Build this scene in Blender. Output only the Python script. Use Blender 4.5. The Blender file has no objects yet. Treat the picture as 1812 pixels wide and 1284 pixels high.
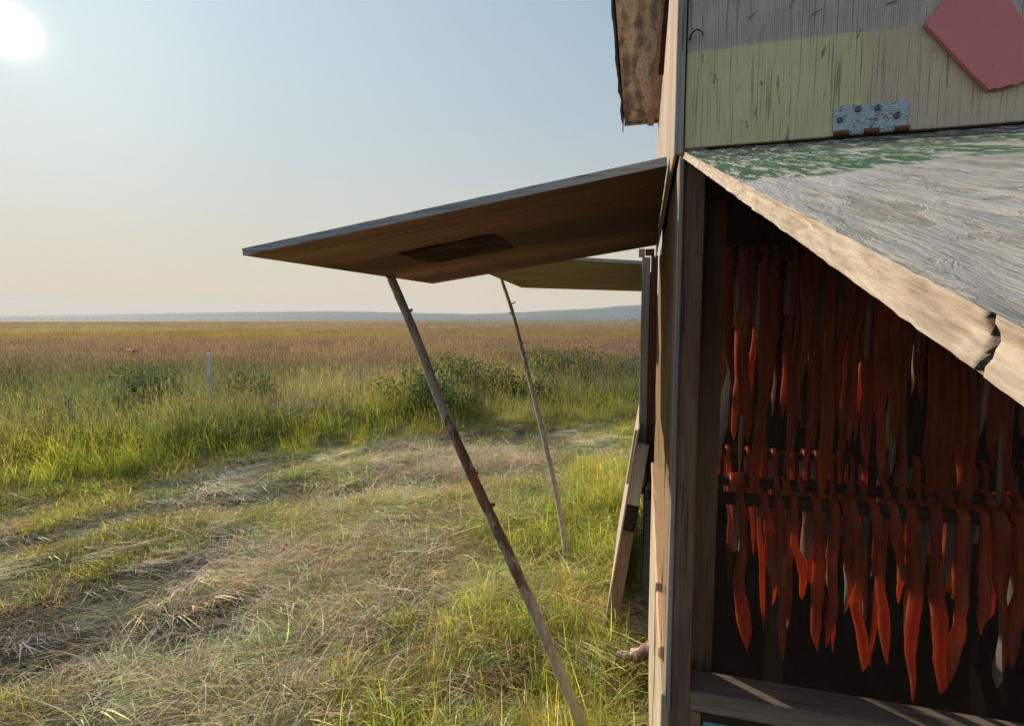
import bpy, bmesh, math, random
import numpy as np
from mathutils import Vector, Matrix, Euler, noise as mnoise
R = math.radians
rnd = random.Random(7)
rng = np.random.default_rng(7)
SC = bpy.context.scene
COL = SC.collection

# ------------------------------------------------------------------ camera, sky, sun, exposure
CAM_H, YAW, PITCH, FPX = 1.5, 14.7, 4.83, 900.0
cam_data = bpy.data.cameras.new('camera')
cam_data.sensor_width = 36.0
cam_data.lens = 36.0 * FPX / 1812.0
cam_data.clip_start, cam_data.clip_end = 0.01, 30000
cam = bpy.data.objects.new('camera', cam_data)
COL.objects.link(cam)
cam.location = (0, 0, CAM_H)
cam.rotation_euler = (R(90 - PITCH), 0, R(YAW))
SC.camera = cam
SUN_EL, SUN_AZ = 21.5, -58.0            # azimuth from +Y towards +X
sd = Vector((math.sin(R(SUN_AZ)) * math.cos(R(SUN_EL)), math.cos(R(SUN_AZ)) * math.cos(R(SUN_EL)), math.sin(R(SUN_EL))))

world = bpy.data.worlds.new('World')
SC.world = world
world.use_nodes = True
wt = world.node_tree
wt.nodes.clear()
def wn(t, **k):
    n = wt.nodes.new(t)
    for a, b in k.items(): setattr(n, a, b)
    return n
w_out = wn('ShaderNodeOutputWorld'); w_bg = wn('ShaderNodeBackground'); w_bg.inputs['Strength'].default_value = 0.13
sky = wn('ShaderNodeTexSky', sky_type='NISHITA', sun_disc=False, sun_elevation=R(SUN_EL), sun_rotation=R(SUN_AZ),
         altitude=0, air_density=1.0, dust_density=4.0, ozone_density=1.5)
tc = wn('ShaderNodeTexCoord')
# aureole of the hazy air round the sun and the pale warm air low over the horizon
nrm = wn('ShaderNodeVectorMath', operation='NORMALIZE'); wt.links.new(tc.outputs['Generated'], nrm.inputs[0])
dot = wn('ShaderNodeVectorMath', operation='DOT_PRODUCT'); dot.inputs[1].default_value = sd
wt.links.new(nrm.outputs[0], dot.inputs[0])
def wmath(op, a, b, clamp=False):
    n = wn('ShaderNodeMath', operation=op, use_clamp=clamp)
    for i, v in enumerate((a, b)):
        if hasattr(v, 'default_value'): wt.links.new(v, n.inputs[i])
        else: n.inputs[i].default_value = v
    return n.outputs[0]
d0 = wmath('MAXIMUM', dot.outputs['Value'], 0.0)
g1 = wmath('MULTIPLY', wmath('POWER', d0, 9000.0), 40.0)
g2 = wmath('MULTIPLY', wmath('POWER', d0, 1800.0), 1.1)
g3 = wmath('MULTIPLY', wmath('POWER', d0, 45.0), .50)
glow = wmath('ADD', wmath('ADD', g1, g2), g3)
gcol = wn('ShaderNodeMix', data_type='RGBA', blend_type='MULTIPLY'); gcol.inputs[0].default_value = 1
gcol.inputs[6].default_value = (1.0, 0.88, 0.62, 1); wt.links.new(glow, gcol.inputs[7])
sep = wn('ShaderNodeSeparateXYZ'); wt.links.new(nrm.outputs[0], sep.inputs[0])
el = wmath('MAXIMUM', sep.outputs['Z'], 0.0)
hz = wmath('POWER', wmath('SUBTRACT', 1.0, el), 4.2)
mapn = wn('ShaderNodeMapping'); mapn.inputs['Scale'].default_value = (1.2, 1.2, 14)
wt.links.new(nrm.outputs[0], mapn.inputs[0])
nz = wn('ShaderNodeTexNoise'); nz.inputs['Scale'].default_value = 1.6; nz.inputs['Detail'].default_value = 4
wt.links.new(mapn.outputs[0], nz.inputs['Vector'])
skg = wn('ShaderNodeMix', data_type='RGBA', blend_type='MULTIPLY'); skg.inputs[0].default_value = 1
# the bright side of the sky is rolled off evenly: c / (1 + c / 1.5)
dv = wn('ShaderNodeVectorMath', operation='DIVIDE'); den = wn('ShaderNodeVectorMath', operation='MULTIPLY_ADD')
wt.links.new(sky.outputs[0], den.inputs[0]); den.inputs[1].default_value = (1 / 1.5,) * 3; den.inputs[2].default_value = (1, 1, 1)
wt.links.new(sky.outputs[0], dv.inputs[0]); wt.links.new(den.outputs[0], dv.inputs[1])
wt.links.new(dv.outputs[0], skg.inputs[6]); skg.inputs[7].default_value = (1.16, 1.54, 1.78, 1)
hm = wn('ShaderNodeMix', data_type='RGBA', blend_type='MIX')
wt.links.new(wmath('MULTIPLY', hz, wmath('ADD', 0.86, wmath('MULTIPLY', nz.outputs['Fac'], 0.22)), True), hm.inputs[0])
wt.links.new(skg.outputs[2], hm.inputs[6]); hm.inputs[7].default_value = (2.62, 1.98, 1.12, 1)
base = wn('ShaderNodeMix', data_type='RGBA', blend_type='ADD'); base.inputs[0].default_value = 1
wt.links.new(hm.outputs[2], base.inputs[6]); wt.links.new(gcol.outputs[2], base.inputs[7])
wt.links.new(base.outputs[2], w_bg.inputs['Color']); wt.links.new(w_bg.outputs[0], w_out.inputs['Surface'])

sun_d = bpy.data.lights.new('sun', 'SUN'); sun_d.energy = 2.6; sun_d.angle = R(0.53); sun_d.color = (1.0, 0.86, 0.68)
sun = bpy.data.objects.new('sun', sun_d); COL.objects.link(sun)
sun.rotation_euler = sd.to_track_quat('Z', 'Y').to_euler(); sun.location = (-8, 5, 6)
SC.view_settings.view_transform = 'Standard'; SC.view_settings.look = 'None'
SC.view_settings.gamma = 1; SC.view_settings.use_curve_mapping = False
SC.view_settings.exposure = 1.33
SC.render.engine = 'CYCLES'
cy = SC.cycles
cy.max_bounces = 8; cy.diffuse_bounces = 4; cy.glossy_bounces = 2; cy.transmission_bounces = 5
cy.transparent_max_bounces = 12; cy.volume_bounces = 1; cy.caustics_reflective = False; cy.caustics_refractive = False
cy.sample_clamp_indirect = 6; cy.use_denoising = True
try: cy.denoiser = 'OPENIMAGEDENOISE'
except Exception: pass

# ------------------------------------------------------------------ helpers
psi, pit = R(YAW), R(PITCH)
FW = Vector((-math.sin(psi) * math.cos(pit), math.cos(psi) * math.cos(pit), -math.sin(pit)))
RT = Vector((math.cos(psi), math.sin(psi), 0)); UP = RT.cross(FW)
def at(px, py, X=None, Y=None, z=None):
    """the place in the world that the photo shows at a point, on a plane given by X, Y or z"""
    d = FW + RT * ((px - 906) / FPX) + UP * ((642 - py) / FPX)
    t = X / d.x if X is not None else Y / d.y if Y is not None else (z - CAM_H) / d.z
    return Vector((0, 0, CAM_H)) + d * t

def tag(o, label=None, cat=None, group=None, kind=None):
    if label: o['label'] = label
    if cat: o['category'] = cat
    if group: o['group'] = group
    if kind: o['kind'] = kind
    return o
def empty(name, loc, label, cat, group=None):
    o = bpy.data.objects.new(name, None); COL.objects.link(o); o.location = loc; o.empty_display_size = .05
    return tag(o, label, cat, group)
def mesh_obj(name, verts, faces, m, parent=None, loc=None, smooth=False, rot=None, link=True):
    me = bpy.data.meshes.new(name); me.from_pydata([tuple(v) for v in verts], [], faces); me.update()
    if m: me.materials.append(m)
    if smooth: me.polygons.foreach_set('use_smooth', [True] * len(me.polygons))
    o = bpy.data.objects.new(name, me)
    if link: COL.objects.link(o)
    if parent:
        o.parent = parent
        if loc is not None: o.location = Vector(loc) - parent.location
    elif loc is not None: o.location = loc
    if rot: o.rotation_euler = rot
    return o
def board(name, lo, hi, m, parent, rot=None, bev=.0015, jit=.0008, seg=None):
    """a sawn board: bevelled, slightly uneven box between two world corners; origin at its low corner"""
    lo, hi = Vector(lo), Vector(hi); s = hi - lo
    bm = bmesh.new(); bmesh.ops.create_cube(bm, size=1)
    for v in bm.verts: v.co = Vector(((v.co.x + .5) * s.x, (v.co.y + .5) * s.y, (v.co.z + .5) * s.z))
    ax = max(range(3), key=lambda i: s[i]); n = seg if seg is not None else min(10, int(s[ax] / .12))
    if n > 0:
        es = [e for e in bm.edges if abs((e.verts[0].co - e.verts[1].co)[ax]) > s[ax] * .9]
        bmesh.ops.subdivide_edges(bm, edges=es, cuts=n)
    bmesh.ops.bevel(bm, geom=[e for e in bm.edges if len(e.link_faces) == 2 and e.calc_face_angle(0) > .5], offset=min(bev, min(s) * .2), segments=1, affect='EDGES')
    off = Vector((rnd.random(), rnd.random(), rnd.random())) * 50
    for v in bm.verts: v.co += mnoise.noise_vector((v.co + off) * 7) * jit
    me = bpy.data.meshes.new(name); bm.to_mesh(me); bm.free(); me.materials.append(m)
    o = bpy.data.objects.new(name, me); COL.objects.link(o); o.parent = parent
    o.location = lo - (parent.location if parent else Vector())
    if rot: o.rotation_euler = rot
    return o
def prism(name, pts, thick, m, parent=None, normal=None, loc=None, bev=0):
    """polygon of world points extruded by a vector"""
    p = [Vector(q) for q in pts]; n = len(p); th = Vector(thick)
    base_ = loc if loc is not None else p[0]
    v = [q - Vector(base_) for q in p] + [q + th - Vector(base_) for q in p]
    f = [tuple(range(n))[::-1], tuple(range(n, 2 * n))] + [(i, (i + 1) % n, n + (i + 1) % n, n + i) for i in range(n)]
    o = mesh_obj(name, v, f, m, parent, base_)
    bm = bmesh.new(); bm.from_mesh(o.data); bmesh.ops.recalc_face_normals(bm, faces=bm.faces)
    if bev: bmesh.ops.bevel(bm, geom=list(bm.edges), offset=bev, segments=1, affect='EDGES')
    bm.to_mesh(o.data); bm.free()
    return o
def tube_data(path, radii, n=8, bump=0.0, seed=0, flat=None, cap=True):
    P = [Vector(p) for p in path]; V, F = [], []
    ref = Vector((0.1, 1, 0.05)).normalized()
    for i, p in enumerate(P):
        t = (P[min(i + 1, len(P) - 1)] - P[max(i - 1, 0)]).normalized()
        a = t.cross(ref).normalized(); b = t.cross(a)
        for k in range(n):
            q = 2 * math.pi * k / n
            rr = radii[i] * (1 + bump * mnoise.noise(Vector((math.cos(q) * 2 + seed, math.sin(q) * 2, i * .7))))
            V.append(p + (a * math.cos(q) + b * math.sin(q)) * rr)
    for i in range(len(P) - 1):
        for k in range(n):
            F.append((i * n + k, i * n + (k + 1) % n, (i + 1) * n + (k + 1) % n, (i + 1) * n + k))
    if cap:
        F.append(tuple(range(n))[::-1]); F.append(tuple(range((len(P) - 1) * n, len(P) * n)))
    return V, F
def merge(*vf):
    V, F = [], []
    for v, f in vf:
        o = len(V); V += list(v); F += [tuple(i + o for i in q) for q in f]
    return V, F
def spline(pts, k=6):
    P = [Vector(p) for p in pts]; P = [P[0] * 2 - P[1]] + P + [P[-1] * 2 - P[-2]]; out = []
    for i in range(1, len(P) - 2):
        for j in range(k):
            t = j / k; a, b, c, d = P[i - 1:i + 3]
            out.append(.5 * ((2 * b) + (c - a) * t + (2 * a - 5 * b + 4 * c - d) * t * t + (3 * b - a - 3 * c + d) * t ** 3))
    out.append(P[-2]); return out

# ------------------------------------------------------------------ materials
class NT:
    def __init__(s, name):
        s.m = bpy.data.materials.new(name); s.m.use_nodes = True; s.t = s.m.node_tree; s.t.nodes.clear()
        s.out = s.n('ShaderNodeOutputMaterial'); s.tc = s.n('ShaderNodeTexCoord')
    def n(s, t, **k):
        q = s.t.nodes.new(t)
        for a, b in k.items(): setattr(q, a, b)
        return q
    def set(s, sock, v):
        if v is None: return
        if isinstance(v, bpy.types.NodeSocket): s.t.links.new(v, sock)
        else: sock.default_value = v
    def math(s, op, a, b=0.0, clamp=False):
        q = s.n('ShaderNodeMath', operation=op, use_clamp=clamp); s.set(q.inputs[0], a); s.set(q.inputs[1], b); return q.outputs[0]
    def map(s, scale=(1, 1, 1), rot=(0, 0, 0), loc=(0, 0, 0), src=None):
        q = s.n('ShaderNodeMapping'); q.inputs['Scale'].default_value = scale; q.inputs['Rotation'].default_value = rot
        q.inputs['Location'].default_value = loc; s.set(q.inputs[0], src or s.tc.outputs['Object']); return q.outputs[0]
    def noise(s, vec, scale=1, detail=4, rough=.55, dist=0):
        q = s.n('ShaderNodeTexNoise'); s.set(q.inputs['Vector'], vec); q.inputs['Scale'].default_value = scale
        q.inputs['Detail'].default_value = detail; q.inputs['Roughness'].default_value = rough; q.inputs['Distortion'].default_value = dist
        return q.outputs['Fac']
    def ramp(s, fac, stops, interp='LINEAR'):
        q = s.n('ShaderNodeValToRGB'); s.set(q.inputs[0], fac); q.color_ramp.interpolation = interp; e = q.color_ramp.elements
        while len(e) > 1: e.remove(e[-1])
        for i, (p, c) in enumerate(stops):
            x = e[0] if i == 0 else e.new(p)
            x.position = p; x.color = (c, c, c, 1) if isinstance(c, (int, float)) else (*c, 1)
        return q.outputs[0]
    def mix(s, f, a, b, mode='MIX'):
        q = s.n('ShaderNodeMix', data_type='RGBA', blend_type=mode)
        s.set(q.inputs[0], f); s.set(q.inputs[6], (*a, 1) if isinstance(a, tuple) and len(a) == 3 else a); s.set(q.inputs[7], (*b, 1) if isinstance(b, tuple) and len(b) == 3 else b)
        return q.outputs[2]
    def bump(s, h, strength=.5, dist=.002, normal=None):
        q = s.n('ShaderNodeBump'); s.set(q.inputs['Height'], h); q.inputs['Strength'].default_value = strength; q.inputs['Distance'].default_value = dist
        if normal: s.set(q.inputs['Normal'], normal)
        return q.outputs[0]
    def bsdf(s, col, rough=.8, normal=None, **k):
        q = s.n('ShaderNodeBsdfPrincipled'); s.set(q.inputs['Base Color'], (*col, 1) if isinstance(col, tuple) and len(col) == 3 else col)
        s.set(q.inputs['Roughness'], rough); s.set(q.inputs['Normal'], normal)
        for a, b in k.items(): s.set(q.inputs[a.replace('_', ' ')], b)
        return q
    def done(s, sh):
        s.t.links.new(sh.outputs[0] if hasattr(sh, 'outputs') else sh, s.out.inputs['Surface']); return s.m

def stretch(axis, along, across):
    v = [across] * 3; v['xyz'.index(axis)] = along; return tuple(v)
def wood(name, dark, light, axis='z', fine=1.0, crack=.5, bump=.6, swirl=0.0, stain=None, rough=.85, spec=.25):
    t = NT(name)
    rv = t.n('ShaderNodeObjectInfo').outputs['Random']
    cmb = t.n('ShaderNodeCombineXYZ'); [t.set(cmb.inputs[i], t.math('MULTIPLY', rv, 13.0 + i)) for i in range(3)]
    add = t.n('ShaderNodeVectorMath', operation='ADD'); t.set(add.inputs[0], t.tc.outputs['Object']); t.set(add.inputs[1], cmb.outputs[0])
    src = add.outputs[0]
    g1 = t.noise(t.map(stretch(axis, 4 * fine, 90 * fine), src=src), 1, 5, .6, .6)
    g2 = t.noise(t.map(stretch(axis, 9 * fine, 420 * fine), src=src), 1, 3, .6)
    big = t.noise(t.map(stretch(axis, 2, 9), src=src), 1, 3, .5)
    f = t.math('ADD', t.math('MULTIPLY', g1, .6), t.math('MULTIPLY', g2, .4))
    if swirl:
        sw = t.n('ShaderNodeTexWave', wave_type='BANDS'); sw.bands_direction = 'X' if axis != 'x' else 'Y'
        t.set(sw.inputs['Vector'], t.map(stretch(axis, 1.5, 7), src=src)); sw.inputs['Scale'].default_value = 1.2
        sw.inputs['Distortion'].default_value = 14 * swirl; sw.inputs['Detail'].default_value = 2; sw.inputs['Detail Scale'].default_value = .7
        f = t.math('ADD', t.math('MULTIPLY', f, .65), t.math('MULTIPLY', sw.outputs['Fac'], .35))
    f = t.math('ADD', f, t.math('MULTIPLY', t.math('SUBTRACT', big, .5), .5))
    col = t.ramp(f, [(.30, dark), (.68, light)])
    if stain: col = t.mix(t.ramp(t.noise(t.map(stretch(axis, 3, 16), src=src), 1, 4, .6), [(.5, 0.0), (.68, .8)]), col, stain)
    ck = t.noise(t.map(stretch(axis, 5 * fine, 170 * fine), src=src), 1, 2, .5)
    ckm = t.ramp(ck, [(.30, 1.0), (.36, 0.0)])
    col = t.mix(t.math('MULTIPLY', ckm, crack), col, tuple(c * .25 for c in dark))
    h = t.math('SUBTRACT', f, t.math('MULTIPLY', ckm, .7))
    return t.done(t.bsdf(col, rough, t.bump(h, bump, .003), Specular_IOR_Level=spec))

M = {}
M['grey_wood'] = wood('weathered_grey_wood', (.17, .165, .16), (.44, .43, .41), 'z')
M['grey_wood_x'] = wood('weathered_grey_wood_lengthwise', (.26, .27, .28), (.50, .52, .53), 'x')  # weathered grey, made lighter and bluish to paint sky light on the edges
M['grey_wood_y'] = wood('weathered_grey_wood_deep', (.22, .22, .22), (.46, .46, .46), 'y')
M['post_wood'] = wood('brown_post_wood', (.14, .09, .062), (.31, .21, .145), 'z', stain=(.10, .065, .045))
M['pale_wood_y'] = wood('pale_bare_wood', (.26, .21, .15), (.50, .43, .33), 'y', crack=.35)
M['pale_ply'] = wood('pale_weathered_plywood', (.22, .165, .125), (.46, .37, .29), 'z', fine=.9, crack=.5, swirl=.1)
def soffit_mat():
    t = NT('knotty_stained_plywood'); a = t.noise(t.map((7, 3.6, 7)), 1, 5, .5, 2.6); b = t.noise(t.map((30, 7, 30)), 1, 4, .6, 1.5); f = t.noise(t.map((160, 14, 60)), 1, 3, .6)
    w = t.n('ShaderNodeTexWave'); t.set(w.inputs['Vector'], t.map((8, 2.2, 8))); w.inputs['Scale'].default_value = .9; w.inputs['Distortion'].default_value = 9; w.inputs['Detail'].default_value = 3; w.inputs['Detail Scale'].default_value = 1.1
    g = t.math('ADD', t.math('MULTIPLY', a, .5), t.math('ADD', t.math('MULTIPLY', b, .3), t.math('MULTIPLY', w.outputs['Fac'], .10)))
    c = t.ramp(g, [(.33, (.18, .13, .095)), (.42, (.38, .29, .215)), (.49, (.62, .51, .40)), (.56, (.46, .36, .27)), (.62, (.70, .60, .49))])
    c = t.mix(t.math('MULTIPLY', t.ramp(f, [(.35, 1.0), (.5, 0.0)]), .3), c, (.12, .08, .06))
    return t.done(t.bsdf(c, .85, t.bump(t.math('ADD', g, t.math('MULTIPLY', f, .3)), .4, .003)))
M['soffit'] = soffit_mat()
M['peach'] = wood('fresh_split_wood', (.34, .20, .12), (.62, .42, .27), 'y', crack=.4)
M['lath'] = wood('brown_lath_wood', (.16, .09, .055), (.38, .24, .16), 'z', crack=.5)
M['red_wood'] = wood('red_brown_wood', (.09, .035, .025), (.21, .085, .06), 'z', crack=.2)
def awn_mat():
    t = NT('brown_stained_plywood'); sp = t.n('ShaderNodeSeparateXYZ'); t.set(sp.inputs[0], t.tc.outputs['Object'])
    wob = t.noise(t.map((1.4, 5, 1)), 1, 4, .6, .5); g = t.noise(t.map((9, 150, 9)), 1, 4, .6, .3); g2 = t.noise(t.map((2.2, 26, 4)), 1, 4, .6, .4)
    v = t.math('ADD', t.math('DIVIDE', sp.outputs['Y'], 1.25), t.math('MULTIPLY', t.math('SUBTRACT', wob, .5), .22))
    v = t.math('ADD', v, t.math('MULTIPLY', sp.outputs['X'], -.10))
    c = t.ramp(v, [(.0, (.33, .21, .125)), (.24, (.28, .17, .10)), (.36, (.10, .05, .042)), (.50, (.085, .040, .036)), (.60, (.20, .12, .078)), (.70, (.26, .165, .10)), (.80, (.12, .052, .042)), (.93, (.13, .060, .046)), (1.0, (.24, .15, .09))])
    sm = t.ramp(t.math('ADD', t.math('DIVIDE', sp.outputs['Y'], 1.25), t.math('MULTIPLY', sp.outputs['X'], -.02)), [(.298, 0.0), (.301, 1.0), (.305, 1.0), (.308, 0.0), (.735, 0.0), (.738, 1.0), (.742, 1.0), (.745, 0.0)])
    c = t.mix(t.math('MULTIPLY', sm, .7), c, (.02, .012, .01))
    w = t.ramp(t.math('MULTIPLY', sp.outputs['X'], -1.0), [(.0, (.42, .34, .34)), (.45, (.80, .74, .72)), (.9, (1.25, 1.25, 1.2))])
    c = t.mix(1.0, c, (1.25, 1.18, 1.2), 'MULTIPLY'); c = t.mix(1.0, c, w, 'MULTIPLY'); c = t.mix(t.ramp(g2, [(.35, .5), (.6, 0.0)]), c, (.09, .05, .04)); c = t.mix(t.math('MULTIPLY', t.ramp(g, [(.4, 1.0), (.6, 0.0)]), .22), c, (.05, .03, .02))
    return t.done(t.bsdf(c, .8, t.bump(g, .2, .002), Specular_IOR_Level=.2))
M['awning_under'] = awn_mat()
M['awning_under2'] = wood('brown_plywood_grass_light', (.16, .125, .07), (.34, .28, .17), 'x', fine=.5, crack=.25, bump=.25, swirl=.7)  # olive cast puts light reflected from the grass into the colour
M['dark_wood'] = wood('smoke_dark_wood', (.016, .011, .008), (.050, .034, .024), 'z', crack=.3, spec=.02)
M['dark_wood_x'] = wood('smoke_dark_pole', (.02, .013, .009), (.06, .04, .026), 'x', crack=.3)
M['sill_wood'] = wood('grey_sill_wood', (.10, .082, .066), (.25, .205, .165), 'x', crack=.5)
M['plain_ply'] = wood('dull_siding_plywood', (.20, .17, .13), (.38, .33, .26), 'z', fine=.6, crack=.4)

def mat_simple(name, a, b, scale=30, rough=.8, bump=.3, metallic=0.0):
    t = NT(name); n1 = t.noise(t.map(), scale, 5, .6)
    return t.done(t.bsdf(t.ramp(n1, [(.35, a), (.65, b)]), rough, t.bump(n1, bump, .002), Metallic=metallic))
M['tar'] = mat_simple('roofing_felt', (.035, .035, .036), (.11, .105, .10), 60, .9, .8)
M['black'] = mat_simple('dark_block_and_split_shade', (.012, .011, .010), (.03, .026, .022), 60)
M['steel'] = mat_simple('dull_steel', (.10, .10, .11), (.22, .22, .24), 200, .45, .2, .7)
M['rust'] = mat_simple('rusty_steel', (.10, .035, .018), (.26, .12, .07), 180, .8, .5, .2)

# front wall panel: pale green-yellow paint, tan paint to the right, bare netted grey wood on top
def panel_mat():
    t = NT('two_colour_painted_plywood'); o = t.tc.outputs['Object']
    sp = t.n('ShaderNodeSeparateXYZ'); t.set(sp.inputs[0], o)
    x, z = sp.outputs['X'], sp.outputs['Z']
    wob = t.math('MULTIPLY', t.math('SUBTRACT', t.noise(t.map(), 40, 3, .6), .5), .012)
    wobz = t.math('MULTIPLY', t.math('SUBTRACT', t.noise(t.map((12, 12, 12)), 1, 4, .6), .5), .014)
    grain = t.noise(t.map((260, 260, 9)), 1, 4, .6, .3)
    grain2 = t.noise(t.map((95, 95, 5)), 1, 3, .55, .4)
    bare = t.ramp(t.math('ADD', t.math('MULTIPLY', grain, .5), t.math('MULTIPLY', t.noise(t.map((60, 60, 14)), 1, 4, .6), .5)), [(.3, (.46, .44, .41)), (.7, (.70, .67, .62))])
    # fine net pressed into the bare part
    wx = t.math('ABSOLUTE', t.math('SINE', t.math('MULTIPLY', x, 1150.0))); wz = t.math('ABSOLUTE', t.math('SINE', t.math('MULTIPLY', z, 1150.0)))
    net = t.math('MINIMUM', wx, wz)
    netm = t.math('MULTIPLY', t.ramp(net, [(.10, 1.0), (.30, 0.0)]), t.ramp(t.noise(t.map(), 16, 3, .6), [(.38, .2), (.6, .9)]))
    bare = t.mix(t.math('MULTIPLY', netm, .5), bare, (.06, .058, .055))
    yel = t.mix(t.noise(t.map((30, 30, 8)), 1, 4), (.68, .68, .37), (.76, .75, .48))
    tan = t.mix(t.noise(t.map((20, 20, 8)), 1, 4), (.62, .55, .40), (.72, .64, .48))
    side = t.ramp(t.math('ADD', x, wob), [(.2490, 0.0), (.2510, 1.0)])
    paint = t.mix(side, yel, tan)
    chips = t.ramp(t.noise(t.map((70, 70, 13)), 1, 5, .62, .5), [(.335, 1.0), (.365, 0.0)])
    chips = t.math('MULTIPLY', chips, t.math('SUBTRACT', 1.0, t.math('MULTIPLY', side, .93)))
    paint = t.mix(chips, paint, (.30, .31, .32))
    top = t.ramp(t.math('ADD', z, wobz), [(.1450, 0.0), (.1480, 1.0)])
    col = t.mix(top, paint, bare)
    slits = t.ramp(t.noise(t.map((420, 420, 7)), 1, 3, .55), [(.33, 1.0), (.42, 0.0)])
    slits = t.math('MULTIPLY', slits, t.ramp(t.noise(t.map((9, 9, 5)), 1, 2), [(.35, .35), (.6, 1.0)]))
    col = t.mix(t.math('MULTIPLY', slits, t.math('SUBTRACT', .5, t.math('MULTIPLY', side, .28))), col, (.07, .065, .05))
    # pink smears of red paint next to the diamond
    dsm = t.n('ShaderNodeVectorMath', operation='DISTANCE'); t.set(dsm.inputs[0], o); dsm.inputs[1].default_value = (.330, 0, .105)
    sm = t.math('MULTIPLY', t.ramp(dsm.outputs['Value'], [(.0, 1.0), (.018, 0.0)]), t.ramp(t.noise(t.map(), 130, 3), [(.48, 0.0), (.62, .6)]))
    col = t.mix(sm, col, (.5, .13, .10))
    h = t.math('SUBTRACT', t.math('ADD', t.math('MULTIPLY', grain2, .8), t.math('MULTIPLY', grain, .5)), t.math('ADD', t.math('MULTIPLY', slits, .9), t.math('ADD', t.math('MULTIPLY', chips, .35), t.math('ADD', t.math('MULTIPLY', top, .3), t.math('MULTIPLY', netm, .15)))))
    return t.done(t.bsdf(col, .62, t.bump(h, .75, .0035), Specular_IOR_Level=.3))
M['panel'] = panel_mat()

def flap_mat():
    t = NT('peeling_layered_paint'); o = t.tc.outputs['Object']
    rot = R(3)
    g = lambda a, b, d=4, di=.4: t.noise(t.map((a, b, a), (0, 0, rot)), 1, d, .6, di)
    sp = t.n('ShaderNodeSeparateXYZ'); t.set(sp.inputs[0], o); x = sp.outputs['X']; y = t.math('MULTIPLY', sp.outputs['Y'], -1.0)
    fib = t.noise(t.map((120, 15, 60), (0, 0, rot)), 1, 5, .6, .5)
    fib2 = t.noise(t.map((420, 55, 60), (0, 0, rot)), 1, 3, .6, .3)
    ridge = t.math('ADD', t.math('MULTIPLY', fib, .65), t.math('MULTIPLY', fib2, .35))
    grey = t.ramp(ridge, [(.32, (.30, .26, .215)), (.5, (.44, .38, .31)), (.60, (.55, .48, .38)), (.66, (.78, .68, .51))])  # palest stop paints cream highlights on the ridges
    fk = t.noise(t.map((62, 20, 60), (0, 0, rot)), 1, 6, .62, .9)
    flake = t.ramp(fk, [(.45, 0.0), (.47, 1.0)])
    grey = t.mix(t.math('MULTIPLY', flake, .8), grey, t.mix(fib2, (.60, .54, .46), (.78, .71, .62)))
    patch = t.noise(t.map((14, 5, 5), (0, 0, rot)), 1, 4, .6, .3)
    grey = t.mix(t.ramp(patch, [(.35, 0.0), (.65, .55)]), grey, (.47, .42, .35))
    n3 = t.math('MULTIPLY', t.math('SUBTRACT', t.noise(t.map((26, 7, 9), (0, 0, rot)), 1, 5, .65, .6), .5), .30)
    f3 = t.math('MULTIPLY', t.math('SUBTRACT', fib, .5), .10)
    yy = t.math('ADD', y, t.math('ADD', n3, f3))
    pink = t.mix(fib2, (.56, .49, .44), (.72, .66, .60))
    sx = t.math('ADD', yy, t.math('MULTIPLY', x, .75))                 # paint layers end along lines slanting across the sheet
    col = t.mix(t.ramp(t.math('ADD', sx, t.math('MULTIPLY', x, .35)), [(.66, 1.0), (.70, 0.0)]), grey, pink)
    green = t.mix(fib, (.055, .14, .06), (.11, .23, .10))
    gsel = t.ramp(t.math('ADD', t.math('MULTIPLY', yy, .5), t.math('ADD', t.math('MULTIPLY', y, .5), t.math('MULTIPLY', x, .55))), [(.585, 1.0), (.60, 0.0)])
    gsel = t.math('MULTIPLY', gsel, t.ramp(t.math('ADD', t.math('MULTIPLY', ridge, .6), t.math('MULTIPLY', t.noise(t.map((190, 34, 60)), 1, 4, .65, .6), .4)), [(.51, 1.0), (.54, .0)]))
    hole = t.ramp(t.math('ADD', t.noise(t.map((16, 8, 7)), 1, 3, .5, .3), t.math('MULTIPLY', x, .35)), [(.64, 1.0), (.69, 0.0)])
    col = t.mix(t.math('MULTIPLY', gsel, hole), col, green)
    ds = t.ramp(t.math('ADD', y, t.math('MULTIPLY', n3, .5)), [(.24, 1.0), (.34, 0.0)])
    ds = t.math('MULTIPLY', ds, t.ramp(t.noise(t.map((70, 26, 28)), 1, 4, .7, .5), [(.46, 0.0), (.51, 1.0)]))
    col = t.mix(ds, col, (.045, .05, .065))
    ck = t.ramp(t.noise(t.map((330, 11, 40), (0, 0, rot)), 1, 2, .5), [(.29, 1.0), (.33, 0.0)])
    col = t.mix(t.math('MULTIPLY', ck, .6), col, (.05, .045, .04))
    h = t.math('SUBTRACT', ridge, t.math('MULTIPLY', ck, .5))
    h = t.math('ADD', h, t.math('ADD', t.math('MULTIPLY', gsel, .12), t.math('MULTIPLY', flake, .28)))
    return t.done(t.bsdf(col, .7, t.bump(h, .45, .0030), Specular_IOR_Level=.3))
M['flap'] = flap_mat()
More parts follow.
